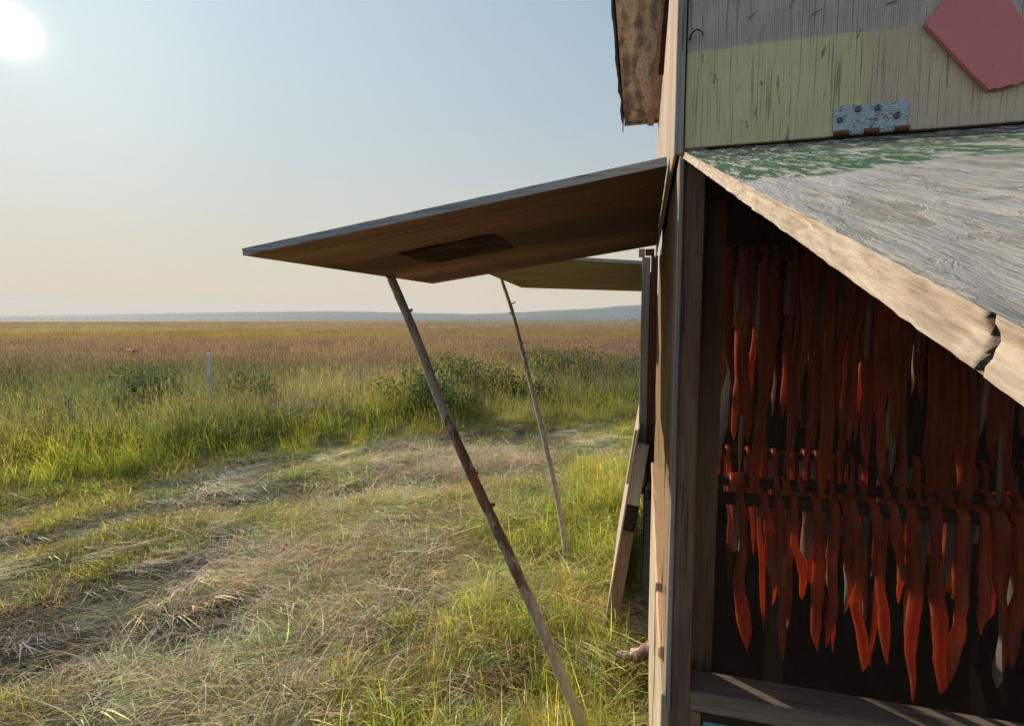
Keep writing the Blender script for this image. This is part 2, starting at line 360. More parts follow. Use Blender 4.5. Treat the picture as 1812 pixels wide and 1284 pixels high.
def ply_edge_mat():
    t = NT('crackled_plywood_edge')
    v = t.n('ShaderNodeTexVoronoi', feature='DISTANCE_TO_EDGE'); t.set(v.inputs['Vector'], t.map((300, 520, 1100))); v.inputs['Scale'].default_value = 1
    c = t.ramp(v.outputs['Distance'], [(.0, 1.0), (.05, 0.0)])
    v2 = t.n('ShaderNodeTexVoronoi', feature='DISTANCE_TO_EDGE'); t.set(v2.inputs['Vector'], t.map((60, 160, 420))); v2.inputs['Scale'].default_value = 1
    c2 = t.ramp(v2.outputs['Distance'], [(.0, 1.0), (.028, 0.0)])
    n1 = t.noise(t.map((60, 40, 420)), 1, 6, .7); n2 = t.noise(t.map(), 25, 4, .6)
    col = t.ramp(t.math('ADD', t.math('MULTIPLY', n1, .72), t.math('MULTIPLY', n2, .28)), [(.36, (.22, .165, .12)), (.58, (.46, .39, .305)), (.72, (.58, .54, .46))])
    mk = t.math('MULTIPLY', t.math('MAXIMUM', t.math('MULTIPLY', c, .0), t.math('MULTIPLY', c2, .12)), t.ramp(n2, [(.4, .1), (.55, 1.0)]))
    col = t.mix(mk, col, (.14, .09, .055))
    h = t.math('SUBTRACT', n1, t.math('MULTIPLY', mk, .8))
    return t.done(t.bsdf(col, .75, t.bump(h, .6, .0012), Specular_IOR_Level=.25))
M['ply_edge'] = ply_edge_mat()
def red_mat():
    t = NT('faded_red_paint'); f = t.noise(t.map(), 9, 4, .6); g = t.noise(t.map((40, 40, 300), (0, R(40), 0)), 1, 3, .6)
    col = t.mix(f, (.68, .17, .18), (.78, .29, .31)); cr = t.ramp(t.noise(t.map((260, 260, 30), (0, R(-50), 0)), 1, 2), [(.25, 1.0), (.29, 0.0)])
    col = t.mix(t.math('MULTIPLY', cr, .7), col, (.12, .03, .03))
    return t.done(t.bsdf(col, .55, t.bump(t.math('SUBTRACT', g, cr), .35, .0012)))
M['red'] = red_mat()
def hinge_mat():
    t = NT('pale_blue_painted_steel'); n1 = t.noise(t.map((170, 170, 420)), 1, 4, .7, .4); n2 = t.noise(t.map(), 30, 3, .5)
    m_ = t.ramp(t.math('ADD', t.math('MULTIPLY', n1, .8), t.math('MULTIPLY', n2, .25)), [(.56, 0.0), (.62, 1.0)])
    col = t.mix(m_, t.mix(n2, (.38, .50, .58), (.48, .60, .68)), t.mix(n1, (.10, .05, .03), (.24, .13, .075)))
    return t.done(t.bsdf(col, t.math('ADD', .35, t.math('MULTIPLY', m_, .4)), t.bump(m_, .4, .0008)))
M['hinge'] = hinge_mat()
def blue_mat():
    t = NT('flaking_turquoise_paint'); n1 = t.noise(t.map((160, 160, 8)), 1, 4, .6); ch = t.ramp(n1, [(.62, 0.0), (.66, 1.0)])
    return t.done(t.bsdf(t.mix(ch, t.mix(n1, (.05, .25, .36), (.10, .36, .46)), (.3, .25, .2)), .7, t.bump(n1, .6, .003)))
M['blue'] = blue_mat()
def screen_mat(name, col, open_, trans):
    """woven screen: threads and open mesh, closing up when looked along"""
    t = NT(name); lw = t.n('ShaderNodeLayerWeight'); lw.inputs['Blend'].default_value = .5
    cover = t.math('ADD', 1 - open_, t.math('MULTIPLY', t.math('POWER', lw.outputs['Facing'], 6.0), open_), True)
    wv = t.noise(t.map(), 14, 3, .6)
    c = t.mix(wv, tuple(q * .8 for q in col), tuple(min(1, q * 1.15) for q in col))
    d = t.n('ShaderNodeBsdfDiffuse'); t.set(d.inputs[0], c); tr = t.n('ShaderNodeBsdfTranslucent'); t.set(tr.inputs[0], c)
    mx = t.n('ShaderNodeMixShader'); mx.inputs[0].default_value = trans; t.t.links.new(d.outputs[0], mx.inputs[1]); t.t.links.new(tr.outputs[0], mx.inputs[2])
    tp = t.n('ShaderNodeBsdfTransparent'); m2 = t.n('ShaderNodeMixShader'); t.set(m2.inputs[0], cover)
    t.t.links.new(tp.outputs[0], m2.inputs[1]); t.t.links.new(mx.outputs[0], m2.inputs[2])
    return t.done(m2)
M['screen_front'] = screen_mat('dark_window_screen', (.17, .125, .10), .84, .2)
M['screen_side'] = screen_mat('tan_side_screen', (.34, .245, .145), .86, .3)

def flesh_mat():
    t = NT('salmon_flesh'); oi = t.n('ShaderNodeObjectInfo').outputs['Random']
    f = t.noise(t.map((45, 45, 9)), 1, 5, .62, .6); g = t.noise(t.map((90, 90, 260)), 1, 3, .6)
    a = t.mix(oi, (.24, .028, .010), (.11, .012, .007)); b = t.mix(oi, (.66, .19, .045), (.34, .055, .020))
    col = t.mix(t.ramp(f, [(.36, 0.0), (.64, 1.0)]), a, b)
    fat = t.ramp(t.noise(t.map((110, 110, 10)), 1, 3, .6, .5), [(.61, 0.0), (.69, .6)]); col = t.mix(fat, col, (.60, .33, .18))
    p = t.bsdf(col, t.math('ADD', .22, t.math('MULTIPLY', g, .22)), t.bump(t.math('ADD', g, f), .6, .0025), Specular_IOR_Level=.6)
    tr = t.n('ShaderNodeBsdfTranslucent'); t.set(tr.inputs[0], t.mix(.75, col, (1.0, .24, .035)))
    mx = t.n('ShaderNodeMixShader'); mx.inputs[0].default_value = .62
    t.t.links.new(p.outputs[0], mx.inputs[1]); t.t.links.new(tr.outputs[0], mx.inputs[2]); return t.done(mx)
M['flesh'] = flesh_mat()
def skin_mat():
    t = NT('silver_fish_skin'); f = t.noise(t.map((20, 20, 5)), 1, 4, .6); v = t.n('ShaderNodeTexVoronoi'); t.set(v.inputs['Vector'], t.map((420, 420, 300))); v.inputs['Scale'].default_value = 1
    return t.done(t.bsdf(t.ramp(f, [(.3, (.12, .11, .095)), (.7, (.34, .31, .26))]), .35, t.bump(v.outputs['Distance'], .3, .0006), Metallic=.25))
M['skin'] = skin_mat()
def pole_mat(name, lowz, highz, amount, seed):
    t = NT(name); o = t.tc.outputs['Object']; sp = t.n('ShaderNodeSeparateXYZ'); t.set(sp.inputs[0], o)
    g = t.noise(t.map((60, 60, 8), loc=(seed, 0, 0)), 1, 4, .6, .3); f = t.noise(t.map((26, 26, 11), loc=(seed, 3, 0)), 1, 4, .6, .5)
    bare = t.ramp(g, [(.3, (.17, .155, .145)), (.7, (.44, .40, .35))])
    pal = t.ramp(g, [(.3, (.26, .21, .15)), (.7, (.52, .44, .33))])
    col = t.mix(t.ramp(sp.outputs['Z'], [(.30, 1.0), (.62, 0.0)]), bare, pal)
    bark = t.mix(t.ramp(f, [(.42, 0.0), (.58, 1.0)]), (.085, .065, .052), (.24, .085, .045))
    zz = t.math('MULTIPLY', t.ramp(sp.outputs['Z'], [(lowz / 2 - .06, 0.0), (lowz / 2, 1.0), (highz / 2, 1.0), (highz / 2 + .05, 0.0)]), 1.0)
    # ramp positions are 0..1 so the height is halved first
    zz = t.ramp(t.math('MULTIPLY', sp.outputs['Z'], .5), [(max(0, lowz / 2 - .05), 0.0), (lowz / 2, 1.0), (highz / 2, 1.0), (highz / 2 + .06, 0.0)])
    sel = t.math('MULTIPLY', t.ramp(t.math('ADD', t.noise(t.map((34, 34, 9), loc=(seed, 9, 2)), 1, 3, .55, .4), t.math('MULTIPLY', zz, .28)), [(.66, 0.0), (.76, 1.0)]), amount)
    col = t.mix(sel, col, bark)
    kn = t.ramp(t.noise(t.map((50, 50, 26), loc=(seed, 1, 7)), 1, 2, .5), [(.27, 1.0), (.31, 0.0)]); col = t.mix(t.math('MULTIPLY', kn, .75), col, (.05, .035, .028))
    return t.done(t.bsdf(col, .75, t.bump(t.math('ADD', g, t.math('MULTIPLY', sel, .6)), .6, .004)))
def grass_mat(name, trans=.45, rough=.5, inst=True, col=None):
    t = NT(name)
    if inst:
        a = t.n('ShaderNodeAttribute', attribute_type='INSTANCER', attribute_name='tint'); c = a.outputs['Color']
        b = t.n('ShaderNodeAttribute', attribute_type='GEOMETRY', attribute_name='shade'); c = t.mix(1.0, c, b.outputs['Color'], 'MULTIPLY')
    else:
        c = t.mix(t.noise(t.map(), 6, 2), tuple(q * .75 for q in col), tuple(q * 1.25 for q in col))
    p = t.bsdf(c, rough, None, Specular_IOR_Level=.35)
    tr = t.n('ShaderNodeBsdfTranslucent'); t.set(tr.inputs[0], t.mix(1.0, c, (1.12, 1.10, .92), 'MULTIPLY'))
    mx = t.n('ShaderNodeMixShader'); mx.inputs[0].default_value = trans
    t.t.links.new(p.outputs[0], mx.inputs[1]); t.t.links.new(tr.outputs[0], mx.inputs[2]); return t.done(mx)
M['grass'] = grass_mat('grass_blades', .62)
M['hay'] = grass_mat('cut_hay_blades', .25, .7)
M['bush'] = grass_mat('bush_leaf', .35, .8, False, (.075, .13, .045))
M['stem'] = grass_mat('green_stem', .2, .6, False, (.09, .10, .05))
M['petal'] = grass_mat('lilac_petals', .3, .6, False, (.27, .25, .40))

def ground_mat():
    t = NT('meadow_ground'); o = t.tc.outputs['Object']
    ln = t.n('ShaderNodeVectorMath', operation='LENGTH'); t.set(ln.inputs[0], o); r = ln.outputs['Value']
    near = t.ramp(t.noise(t.map(), 9, 6, .65), [(.3, (.030, .025, .018)), (.55, (.075, .063, .043)), (.75, (.13, .11, .075))])
    n1 = t.noise(t.map((.012, .035, .02), (0, 0, R(YAW))), 1, 5, .6); n2 = t.noise(t.map((.15, .35, .2), (0, 0, R(YAW))), 1, 4, .65)
    far = t.ramp(t.math('ADD', t.math('MULTIPLY', n1, .65), t.math('MULTIPLY', n2, .35)), [(.34, (.13, .14, .09)), (.46, (.20, .17, .125)), (.58, (.20, .16, .145)), (.7, (.23, .205, .145))])
    f = t.ramp(t.math('DIVIDE', r, 60.0), [(.1, 0.0), (.5, 1.0)])
    return t.done(t.bsdf(t.mix(f, near, far), .95, t.bump(t.noise(t.map(), 14, 5, .7), .6, .02), Specular_IOR_Level=.1))
M['ground'] = ground_mat()
M['hill'] = mat_simple('distant_hillside', (.045, .06, .035), (.075, .085, .05), .004, .95, 0)
M['wood_far'] = mat_simple('far_woodland', (.02, .03, .018), (.04, .05, .03), .1, .95, 0)

# ------------------------------------------------------------------ ground, hills, far woods
def rows(x, y):
    u, v = x * .73 + y * .68, -x * .68 + y * .73
    return mnoise.noise(Vector((u * .55, v * 2.1, 3))) + .5 * mnoise.noise(Vector((u * 1.6, v * 5.5, 8)))
def gz(x, y):
    return .062 * rows(x, y) + .030 * mnoise.noise(Vector((x * 5.5, y * 5.5, 6))) + .030 * mnoise.noise(Vector((x * .9, y * .9, 0))) + .018 * mnoise.noise(Vector((x * 3, y * 3, 4))) if x * x + y * y < 900 else 0.0
rings = [0] + list(np.linspace(.5, 12, 120)) + list(np.geomspace(12.5, 9000, 60)); NA = 260
V = [Vector((0, 0, 0))]; F = []
for r in rings[1:]:
    for k in range(NA):
        a = 2 * math.pi * k / NA; x, y = r * math.cos(a), r * math.sin(a)
        V.append(Vector((x, y, gz(x, y) * max(0, 1 - r / 30) - .02)))
for k in range(NA): F.append((0, 1 + k, 1 + (k + 1) % NA))
for i in range(len(rings) - 2):
    for k in range(NA):
        a = 1 + i * NA; b = a + NA; F.append((a + k, b + k, b + (k + 1) % NA, a + (k + 1) % NA))
tag(mesh_obj('ground', V, F, M['ground'], smooth=True), 'flat mown and wild grassland reaching to the horizon', None, None, 'structure')

def ridge(name, prof, D, m, lab, depth=900, rough=1.0, kind='structure'):
    """a long hill range: profile given as (photo x, photo y of the crest)"""
    prof = sorted(prof); V, F = [], []; xs = np.linspace(prof[0][0], prof[-1][0], 260)
    rows = [(-.5, 0), (-.3, .35), (-.12, .8), (0, 1), (.15, .85), (.5, 0)]
    for xi in xs:
        yi = np.interp(xi, [p[0] for p in prof], [p[1] for p in prof])
        d = FW + RT * ((xi - 906) / FPX); d.z = 0; dn = d / (d.x * FW.x + d.y * FW.y) * math.cos(pit)
        h = max(1, (566 - yi) / FPX * D * 1.0); h *= 1 + rough * (.10 * mnoise.noise(Vector((xi * .013, 0, D))) + .05 * mnoise.noise(Vector((xi * .06, 2, D))))
        for f, q in rows:
            p = dn * (D + depth * f); V.append(Vector((p.x, p.y, -3 + (h + 4.5) * q)))
    n = len(rows)
    for i in range(len(xs) - 1):
        for k in range(n - 1): F.append((i * n + k, (i + 1) * n + k, (i + 1) * n + k + 1, i * n + k + 1))
    return tag(mesh_obj(name, V, F, m, smooth=True), lab, None, None, kind)
ridge('hills', [(-1700, 560), (-900, 556), (-300, 558), (0, 559), (150, 557), (300, 554), (500, 551), (640, 551), (720, 553), (830, 556), (930, 552), (1020, 547), (1130, 540), (1300, 530), (1700, 540), (2400, 552), (4000, 558)], 5200, M['hill'], 'long low blue hill range fading into haze')
ridge('hills', [(-1700, 561), (-300, 562.5), (0, 562), (200, 560.5), (400, 561.5), (600, 560), (760, 562), (1000, 561), (1300, 560), (2400, 562)], 3400, M['hill'], 'lower nearer line of wooded rise along the horizon', 400, 2.5)

# far dark wood at the right end of the horizon and thin specks of scrub on the left
def far_wood(name, x0, x1, D, hmax, n, lab, seed):
    r_ = random.Random(seed); V, F = [], []
    for i in range(n):
        px = r_.uniform(x0, x1); e = min((px - x0) / (x1 - x0) * 4, 1)
        d = FW + RT * ((px - 906) / FPX); d.z = 0; dn = d / (d.x * FW.x + d.y * FW.y) * math.cos(pit)
        dd = D * r_.uniform(.97, 1.08); c = dn * dd; h = hmax * r_.uniform(.5, 1) * (.35 + .65 * e); w = h * r_.uniform(.5, .9)
        for q in range(14):
            cc = c + Vector((r_.gauss(0, w * .45), r_.gauss(0, w * .45), h * (r_.random() ** .8)))
            s = w * r_.uniform(.22, .42); o = len(V)
            V += [cc + Vector((r_.uniform(-s, s), r_.uniform(-s, s), r_.uniform(-s, s))) for _ in range(4)]; F += [(o, o + 1, o + 2), (o, o + 2, o + 3), (o + 1, o + 2, o + 3), (o, o + 1, o + 3)]
    return tag(mesh_obj(name, V, F, M['wood_far']), lab, None, None, 'stuff')
far_wood('far_woodland', 1052, 1700, 900, 5.5, 260, 'dark far wood on the horizon beside the shed', 3)
far_wood('far_scrub', -300, 1040, 1500, 3.2, 160, 'thin broken line of far scrub along the horizon', 5)

# ------------------------------------------------------------------ haze
hz_m = bpy.data.materials.new('haze_air'); hz_m.use_nodes = True; ht = hz_m.node_tree; ht.nodes.clear()
ho = ht.nodes.new('ShaderNodeOutputMaterial'); hv = ht.nodes.new('ShaderNodeVolumePrincipled')
hv.inputs['Color'].default_value = (.74, .84, 1.0, 1); hv.inputs['Density'].default_value = 0.00009; hv.inputs['Anisotropy'].default_value = 0.0
ht.links.new(hv.outputs[0], ho.inputs['Volume'])
HB = 8800; zb, zt = -3.9, 260
V = [(x, y, z) for z in (zb, zt) for x, y in ((-HB, -HB), (HB, -HB), (HB, HB), (-HB, HB))]
hbx = mesh_obj('haze', V, [(3, 2, 1, 0), (4, 5, 6, 7), (0, 1, 5, 4), (1, 2, 6, 5), (2, 3, 7, 6), (3, 0, 4, 7)], hz_m)
tag(hbx, 'thin pale evening haze over the plain', None, None, 'stuff')

# ------------------------------------------------------------------ grass: clump meshes instanced on scattered points
def blades_mesh(name, blades, mat, seg=4):
    """blades: list of (root, heading, height, reach, width, shade, droop, seedhead)"""
    V, F, C = [], [], []
    for (root, hd, h, reach, w, sh, droop, head) in blades:
        dx, dy = math.cos(hd), math.sin(hd); sx, sy = -dy, dx; o = len(V)
        for i in range(seg + 1):
            t = i / seg; f = reach * t ** 1.6; z = h * (t - droop * t ** 3)
            ww = w * (1 - t) ** .6 * (.6 + .4 * min(1, t * 4)) if i < seg else w * .06
            tw = hd * 3 + t * 1.3; cx, cyy = root[0] + dx * f, root[1] + dy * f; k = root[2] if len(root) > 2 else 0
            ax, ay = sx * math.cos(tw * .5) + dx * math.sin(tw * .5) * .4, sy * math.cos(tw * .5) + dy * math.sin(tw * .5) * .4
            V.append((cx - ax * ww / 2, cyy - ay * ww / 2, k + z)); V.append((cx + ax * ww / 2, cyy + ay * ww / 2, k + z + w * .2)); C += [sh, sh]
        F += [(o + 2 * i, o + 2 * i + 1, o + 2 * i + 3, o + 2 * i + 2) for i in range(seg)]
        if head:
            hc, hl, hw = head; n0 = len(V); bx, by = root[0] + dx * reach, root[1] + dy * reach; bz = (root[2] if len(root) > 2 else 0) + h * (1 - droop)
            for q in range(6):
                a = rnd.uniform(0, 6.28); zz = bz - hl * .5 + hl * q / 6; s = hw * (1 - abs(q / 6 - .4)); n0 = len(V)
                V += [(bx, by, zz), (bx + math.cos(a) * s, by + math.sin(a) * s, zz + hl * .25), (bx + math.cos(a + .7) * s * .6, by + math.sin(a + .7) * s * .6, zz + hl * .45)]; F.append((n0, n0 + 1, n0 + 2)); C += [hc] * 3
    me = bpy.data.meshes.new(name); me.from_pydata(V, [], F); me.update(); me.materials.append(mat)
    ca = me.color_attributes.new('shade', 'FLOAT_COLOR', 'POINT')
    ca.data.foreach_set('color', np.array([(*(c if isinstance(c, tuple) else (c, c, c)), 1) for c in C], dtype=np.float32).ravel())
    return bpy.data.objects.new(name, me)
def shade(): return rnd.choice((rnd.uniform(.4, .9), rnd.uniform(.6, 1.3), rnd.uniform(1.0, 1.7)))
def hues(p_straw=.15, p_red=0.0):
    s = shade(); q = rnd.random()
    if q < p_straw: return (1.5 * s, 1.43 * s, 1.28 * s)
    if q < p_straw + p_red: return (1.35 * s, .88 * s, .95 * s)
    return (s * rnd.uniform(.8, 1.2), s, s * rnd.uniform(.7, 1.2))
def disc(r): a = rnd.uniform(0, 6.283); q = r * math.sqrt(rnd.random()); return (q * math.cos(a), q * math.sin(a))
WIND = R(20)
def wind(sp=1.2): return rnd.gauss(WIND, sp)
def variants(name, n, fn, mat, seg):
    c = bpy.data.collections.new(name)
    for i in range(n): c.objects.link(blades_mesh(f'{name}_{i}', fn(i), mat, seg))
    return c
tall_near = variants('tall_tuft', 6, lambda i: [((*disc(.17),), wind(1.3), rnd.uniform(.34, .68), rnd.uniform(.08, .42), rnd.uniform(.004, .009), hues(.14, .04), rnd.uniform(.05, .6), None) for _ in range(46)]
    + [((*disc(.15),), wind(.8), rnd.uniform(.55, .80), rnd.uniform(.06, .2), .0025, (1.2, 1.0, .8), .12, ((.95, .85, .75), .07, .008)) for _ in range(4)], M['grass'], 4)
tall_mid = variants('tall_patch', 4, lambda i: [((*disc(.8),), wind(1.3), rnd.uniform(.35, .70), rnd.uniform(.05, .30), rnd.uniform(.009, .016), hues(.15, .1), rnd.uniform(.05, .35), None) for _ in range(210)]
    + [((*disc(.8),), wind(.8), rnd.uniform(.6, .80), rnd.uniform(.05, .2), .005, (1.2, .95, .8), .1, ((1.05, .88, .82), .11, .02)) for _ in range(45)], M['grass'], 2)
tall_far = variants('tall_field', 3, lambda i: [((*disc(3.2),), wind(1.3), rnd.uniform(.35, .72), rnd.uniform(.05, .35), rnd.uniform(.03, .06), hues(.2, .15), .1, None) for _ in range(420)], M['grass'], 1)
def hayfn(i):
    L = []
    for _ in range(120):
        x, y = disc(.2); L.append(((x, y, rnd.uniform(0, .022)), rnd.gauss(WIND, .55 if i % 3 else 1.6), rnd.uniform(.002, .030), rnd.uniform(.07, .28), rnd.choice((.0025, .004, .005, .008)), hues(.3), rnd.uniform(.3, 1.25), None))
    return L
hay = variants('hay_mat', 6, hayfn, M['hay'], 4)
short = variants('short_tuft', 6, lambda i: [((*disc(.10),), wind(1.6), rnd.uniform(.05, .17), rnd.uniform(.02, .14), rnd.uniform(.0022, .005), hues(.12), rnd.uniform(.1, .7), None) for _ in range(55)], M['grass'], 4)
lush = variants('lush_tuft', 6, lambda i: [((*disc(.09),), rnd.uniform(0, 6.28), rnd.uniform(.14, .40), rnd.uniform(.04, .24), rnd.uniform(.003, .0065), hues(.08), rnd.uniform(.05, .7), None) for _ in range(38)], M['grass'], 6)
straw = variants('straw_tuft', 4, lambda i: [((*disc(.12),), rnd.uniform(0, 6.28), rnd.uniform(.01, .085) if rnd.random() < .85 else rnd.uniform(.08, .2), rnd.uniform(.10, .32), rnd.choice((.003, .0045, .006)), shade(), rnd.uniform(.3, 1.2), None) for _ in range(55)], M['hay'], 5)

def scatter(name, label, pts, coll, nvar):
    """pts: list of (x, y, z, tilt, scale, tint)"""
    me = bpy.data.meshes.new(name); me.from_pydata([(p[0], p[1], p[2]) for p in pts], [], [])
    n = len(pts)
    me.attributes.new('rot', 'FLOAT_VECTOR', 'POINT').data.foreach_set('vector', np.array([(rnd.gauss(0, p[3]), rnd.gauss(0, p[3]), rnd.uniform(-.7, .7) if p[3] < .2 else rnd.uniform(0, 6.28)) for p in pts], dtype=np.float32).ravel())
    me.attributes.new('siz', 'FLOAT', 'POINT').data.foreach_set('value', np.array([p[4] for p in pts], dtype=np.float32))
    me.attributes.new('idx', 'INT', 'POINT').data.foreach_set('value', rng.integers(0, nvar, n).astype(np.int32))
    me.attributes.new('tint', 'FLOAT_COLOR', 'POINT').data.foreach_set('color', np.array([(*p[5], 1) for p in pts], dtype=np.float32).ravel())
    o = bpy.data.objects.new(name, me); COL.objects.link(o); tag(o, label, None, None, 'stuff')
    g = bpy.data.node_groups.new(name, 'GeometryNodeTree')
    g.interface.new_socket('Geometry', in_out='INPUT', socket_type='NodeSocketGeometry'); g.interface.new_socket('Geometry', in_out='OUTPUT', socket_type='NodeSocketGeometry')
    N = g.nodes.new; L = g.links.new
    gi, go = N('NodeGroupInput'), N('NodeGroupOutput'); ip = N('GeometryNodeInstanceOnPoints'); ci = N('GeometryNodeCollectionInfo'); mp = N('GeometryNodeMeshToPoints')
    ci.inputs['Collection'].default_value = coll; ci.inputs['Separate Children'].default_value = True; ci.inputs['Reset Children'].default_value = True
    ip.inputs['Pick Instance'].default_value = True
    def attr(nm, ty):
        a = N('GeometryNodeInputNamedAttribute'); a.data_type = ty; a.inputs['Name'].default_value = nm; return a.outputs['Attribute']
    L(gi.outputs[0], mp.inputs['Mesh']); L(mp.outputs[0], ip.inputs['Points']); L(ci.outputs[0], ip.inputs['Instance'])
    L(attr('idx', 'INT'), ip.inputs['Instance Index']); L(attr('rot', 'FLOAT_VECTOR'), ip.inputs['Rotation']); L(attr('siz', 'FLOAT'), ip.inputs['Scale'])
    L(ip.outputs[0], go.inputs[0])
    md = o.modifiers.new('scatter', 'NODES'); md.node_group = g
    return o
def nz2(x, y, s, seed=0): return mnoise.noise(Vector((x * s, y * s, seed * 7.3)))
def lerp(a, b, t): t = max(0, min(1, t)); return tuple(p + (q - p) * t for p, q in zip(a, b))
def camd(x, y): return -x * math.sin(psi) + y * math.cos(psi), x * math.cos(psi) + y * math.sin(psi)   # depth, side
# edge of the mown strip, from real places read off the photo
_edge = [(-14, -3.5), (-8, .2), (-5.27, 2.96), (-4.63, 3.70), (-4.19, 4.65), (-3.58, 5.35), (-2.48, 6.28), (-1.07, 7.02), (-.11, 7.69), (2, 8.6), (8, 10)]
def edge_dist(x, y):
    """> 0 inside the tall grass"""
    yb = np.interp(x, [e[0] for e in _edge], [e[1] for e in _edge]) if x > -14 else -2
    return (y - yb) * .75 + .35 * nz2(x, y, .9, 3) + .12 * nz2(x, y, 3.1, 4)
def blocked(x, y): return (x > -.02 and .8 < y < 4.5 and x < 2.6) or (x > .03 and .85 < y < 2.45)
YEL, OLI, GRN, DGR, RED, GLD, PUR = (.37, .33, .125), (.26, .235, .125), (.17, .20, .095), (.09, .125, .06), (.225, .165, .16), (.225, .200, .145), (.200, .162, .158)
def tall_tint(x, y):
    d, s = camd(x, y); a = s / d; w = 1.4 * nz2(x, y, .35, 1); w2 = 1.5 * nz2(x, y, 1.1, 2); w3 = nz2(x, y, .12, 5)
    fr = edge_dist(x, y)
    if d < 11.5:
        c = lerp(YEL, OLI, .5 + w2)
        if fr < 1.6: c = lerp(c, (.28, .30, .045), .5 + w)
        gr = (fr - 1.9) / 1.8 + w * 1.3
        if a < -.45: gr += .25
        if a > -.1: gr += .5
        c = lerp(c, lerp(GRN, DGR, .5 + w2), gr * .85)
        c = lerp(c, PUR, max(0, (d - 8.5) / 4 + w2 * .8) * (.75 if a < -.2 else .35))
    elif d < 24:
        c = lerp(lerp(RED, PUR, .5 + w * 1.6 - a), OLI, .30 + w2 * .9); c = lerp(c, GRN, max(0, (15 - d) / 6) * (.7 if a > -.25 else .25))
    elif d < 38: c = lerp(lerp(OLI, GLD, .5 + w3 * 2), (.25, .25, .06), .4 + w)
    else: c = lerp(lerp(GLD, RED, .45 + w3 * 3.0 + .3 * nz2(x, y, .03, 8)), OLI, .3 + nz2(x, y, .05, 9) * 1.2)
    k = .76 + .60 * (nz2(x, y, 2.0, 6) + .5); k *= 1.0 + .25 * max(0, 1 - max(0, fr) / 1.2); return tuple(min(.75, q * k) for q in c)  # front rows tinted brighter, painting in their backlit glow
def polar(n, r0, r1, p=2.0, a0=-64, a1=50):
    out = []
    for _ in range(n):
        u = rnd.random(); r = (r0 ** p + u * (r1 ** p - r0 ** p)) ** (1 / p); a = R(rnd.uniform(a0, a1) - YAW)
        out.append((r * math.sin(a), r * math.cos(a)))
    return out
T = []
for x, y in polar(8200, 4.2, 14, 1.7):
    e = edge_dist(x, y)
    if e < -.45 or blocked(x, y): continue
    if e < 0:
        if rnd.random() < .75 + e: T.append((x, y, gz(x, y) - .02, .55, rnd.uniform(.28, .5), tall_tint(x, y)))
        continue
    s = .50 + .50 * min(1, e / 1.5) + rnd.uniform(-.13, .2); T.append((x, y, gz(x, y) - .03, .10, s, tall_tint(x, y)))
scatter('tall_grass', 'tall yellow green wild grass with seed heads beyond the mown strip', T, tall_near, 6)
T = []
for x, y in polar(5200, 12.5, 46, 1.3):
    if edge_dist(x, y) > 0: T.append((x, y, -.03, .06, rnd.uniform(.82, 1.12), tall_tint(x, y)))
scatter('tall_grass', 'reddish and olive meadow grass in the middle distance', T, tall_mid, 4)
T = [(x, y, -.05, .03, rnd.uniform(.85, 1.2), tall_tint(x, y)) for x, y in polar(8000, 42, 420, 1.05)]
scatter('tall_grass', 'far golden brown meadow grass stretching to the horizon', T, tall_far, 3)
# mown strip: hay mat, short regrowth, straw and lush tufts by the shed
HAYC, HAYG, STRAW = (.335, .30, .245), (.30, .28, .165), (.76, .66, .46)
H, S, ST, LU = [], [], [], []
for x, y in polar(9000, 1.2, 9.5, 1.55):
    if blocked(x, y) or edge_dist(x, y) > .5: continue
    w = nz2(x, y, 1.2, 11); w2 = nz2(x, y, 3.4, 12); sh = max(0, min(1, (x + 2.6 - .25 * (y - 2)) / 1.6))
    c = lerp(lerp(HAYC, HAYG, .30 + w * 1.2 + rows(x, y) * .8), (.72, .60, .40), sh * .85 + w2 * .5)
    H.append((x, y, gz(x, y) - .012, .10, rnd.uniform(.7, 1.15), tuple(q * max(.38, min(1.75, .86 + .8 * w2 + .9 * rows(x, y) + rnd.uniform(-.2, .25))) for q in c)))  # tint drops in the dips between rows, painting shade there
for x, y in polar(15000, 1.2, 9.5, 1.5):
    if blocked(x, y): continue
    e = edge_dist(x, y)
    if e > .35: continue
    w = nz2(x, y, .8, 21) + .6 * nz2(x, y * .6, 2.3, 22); sh = max(0, min(1, (x + 2.2 - .2 * (y - 2)) / 1.5)); nearedge = max(0, 1 + e / 1.1)
    if rnd.random() < .02 + max(0, w + .5 * rows(x, y) - .05) * 3.4 + sh * .26 + nearedge * .45:
        c = lerp(lerp((.22, .24, .09), (.38, .37, .10), .5 + w), (.38, .42, .10), sh * .7); S.append((x, y, gz(x, y) - .015, .14, rnd.uniform(.6, 1.25) * (1 + .35 * sh), tuple(q * rnd.uniform(.8, 1.2) for q in c)))
for _ in range(2300):
    y = rnd.uniform(1.1, 5.2); x = -abs(rnd.gauss(0, .58)) - .0 + rnd.uniform(-.1, .05)
    if x > -.03 or x < -2.4 or blocked(x, y): continue
    w = nz2(x, y, 1.7, 31)
    if x > -.20 and 1.55 < y < 2.6 and rnd.random() < .75: continue
    if rnd.random() < .5 + w * 1.8 - abs(x) * .22:
        sc = rnd.uniform(.5, 1.0) * (1.0 - .22 * min(1.6, abs(x))); c = lerp((.34, .46, .09), (.54, .52, .15), .5 + w); LU.append((x, y, gz(x, y) - .01, .16, sc, tuple(q * rnd.uniform(.8, 1.2) for q in c)))
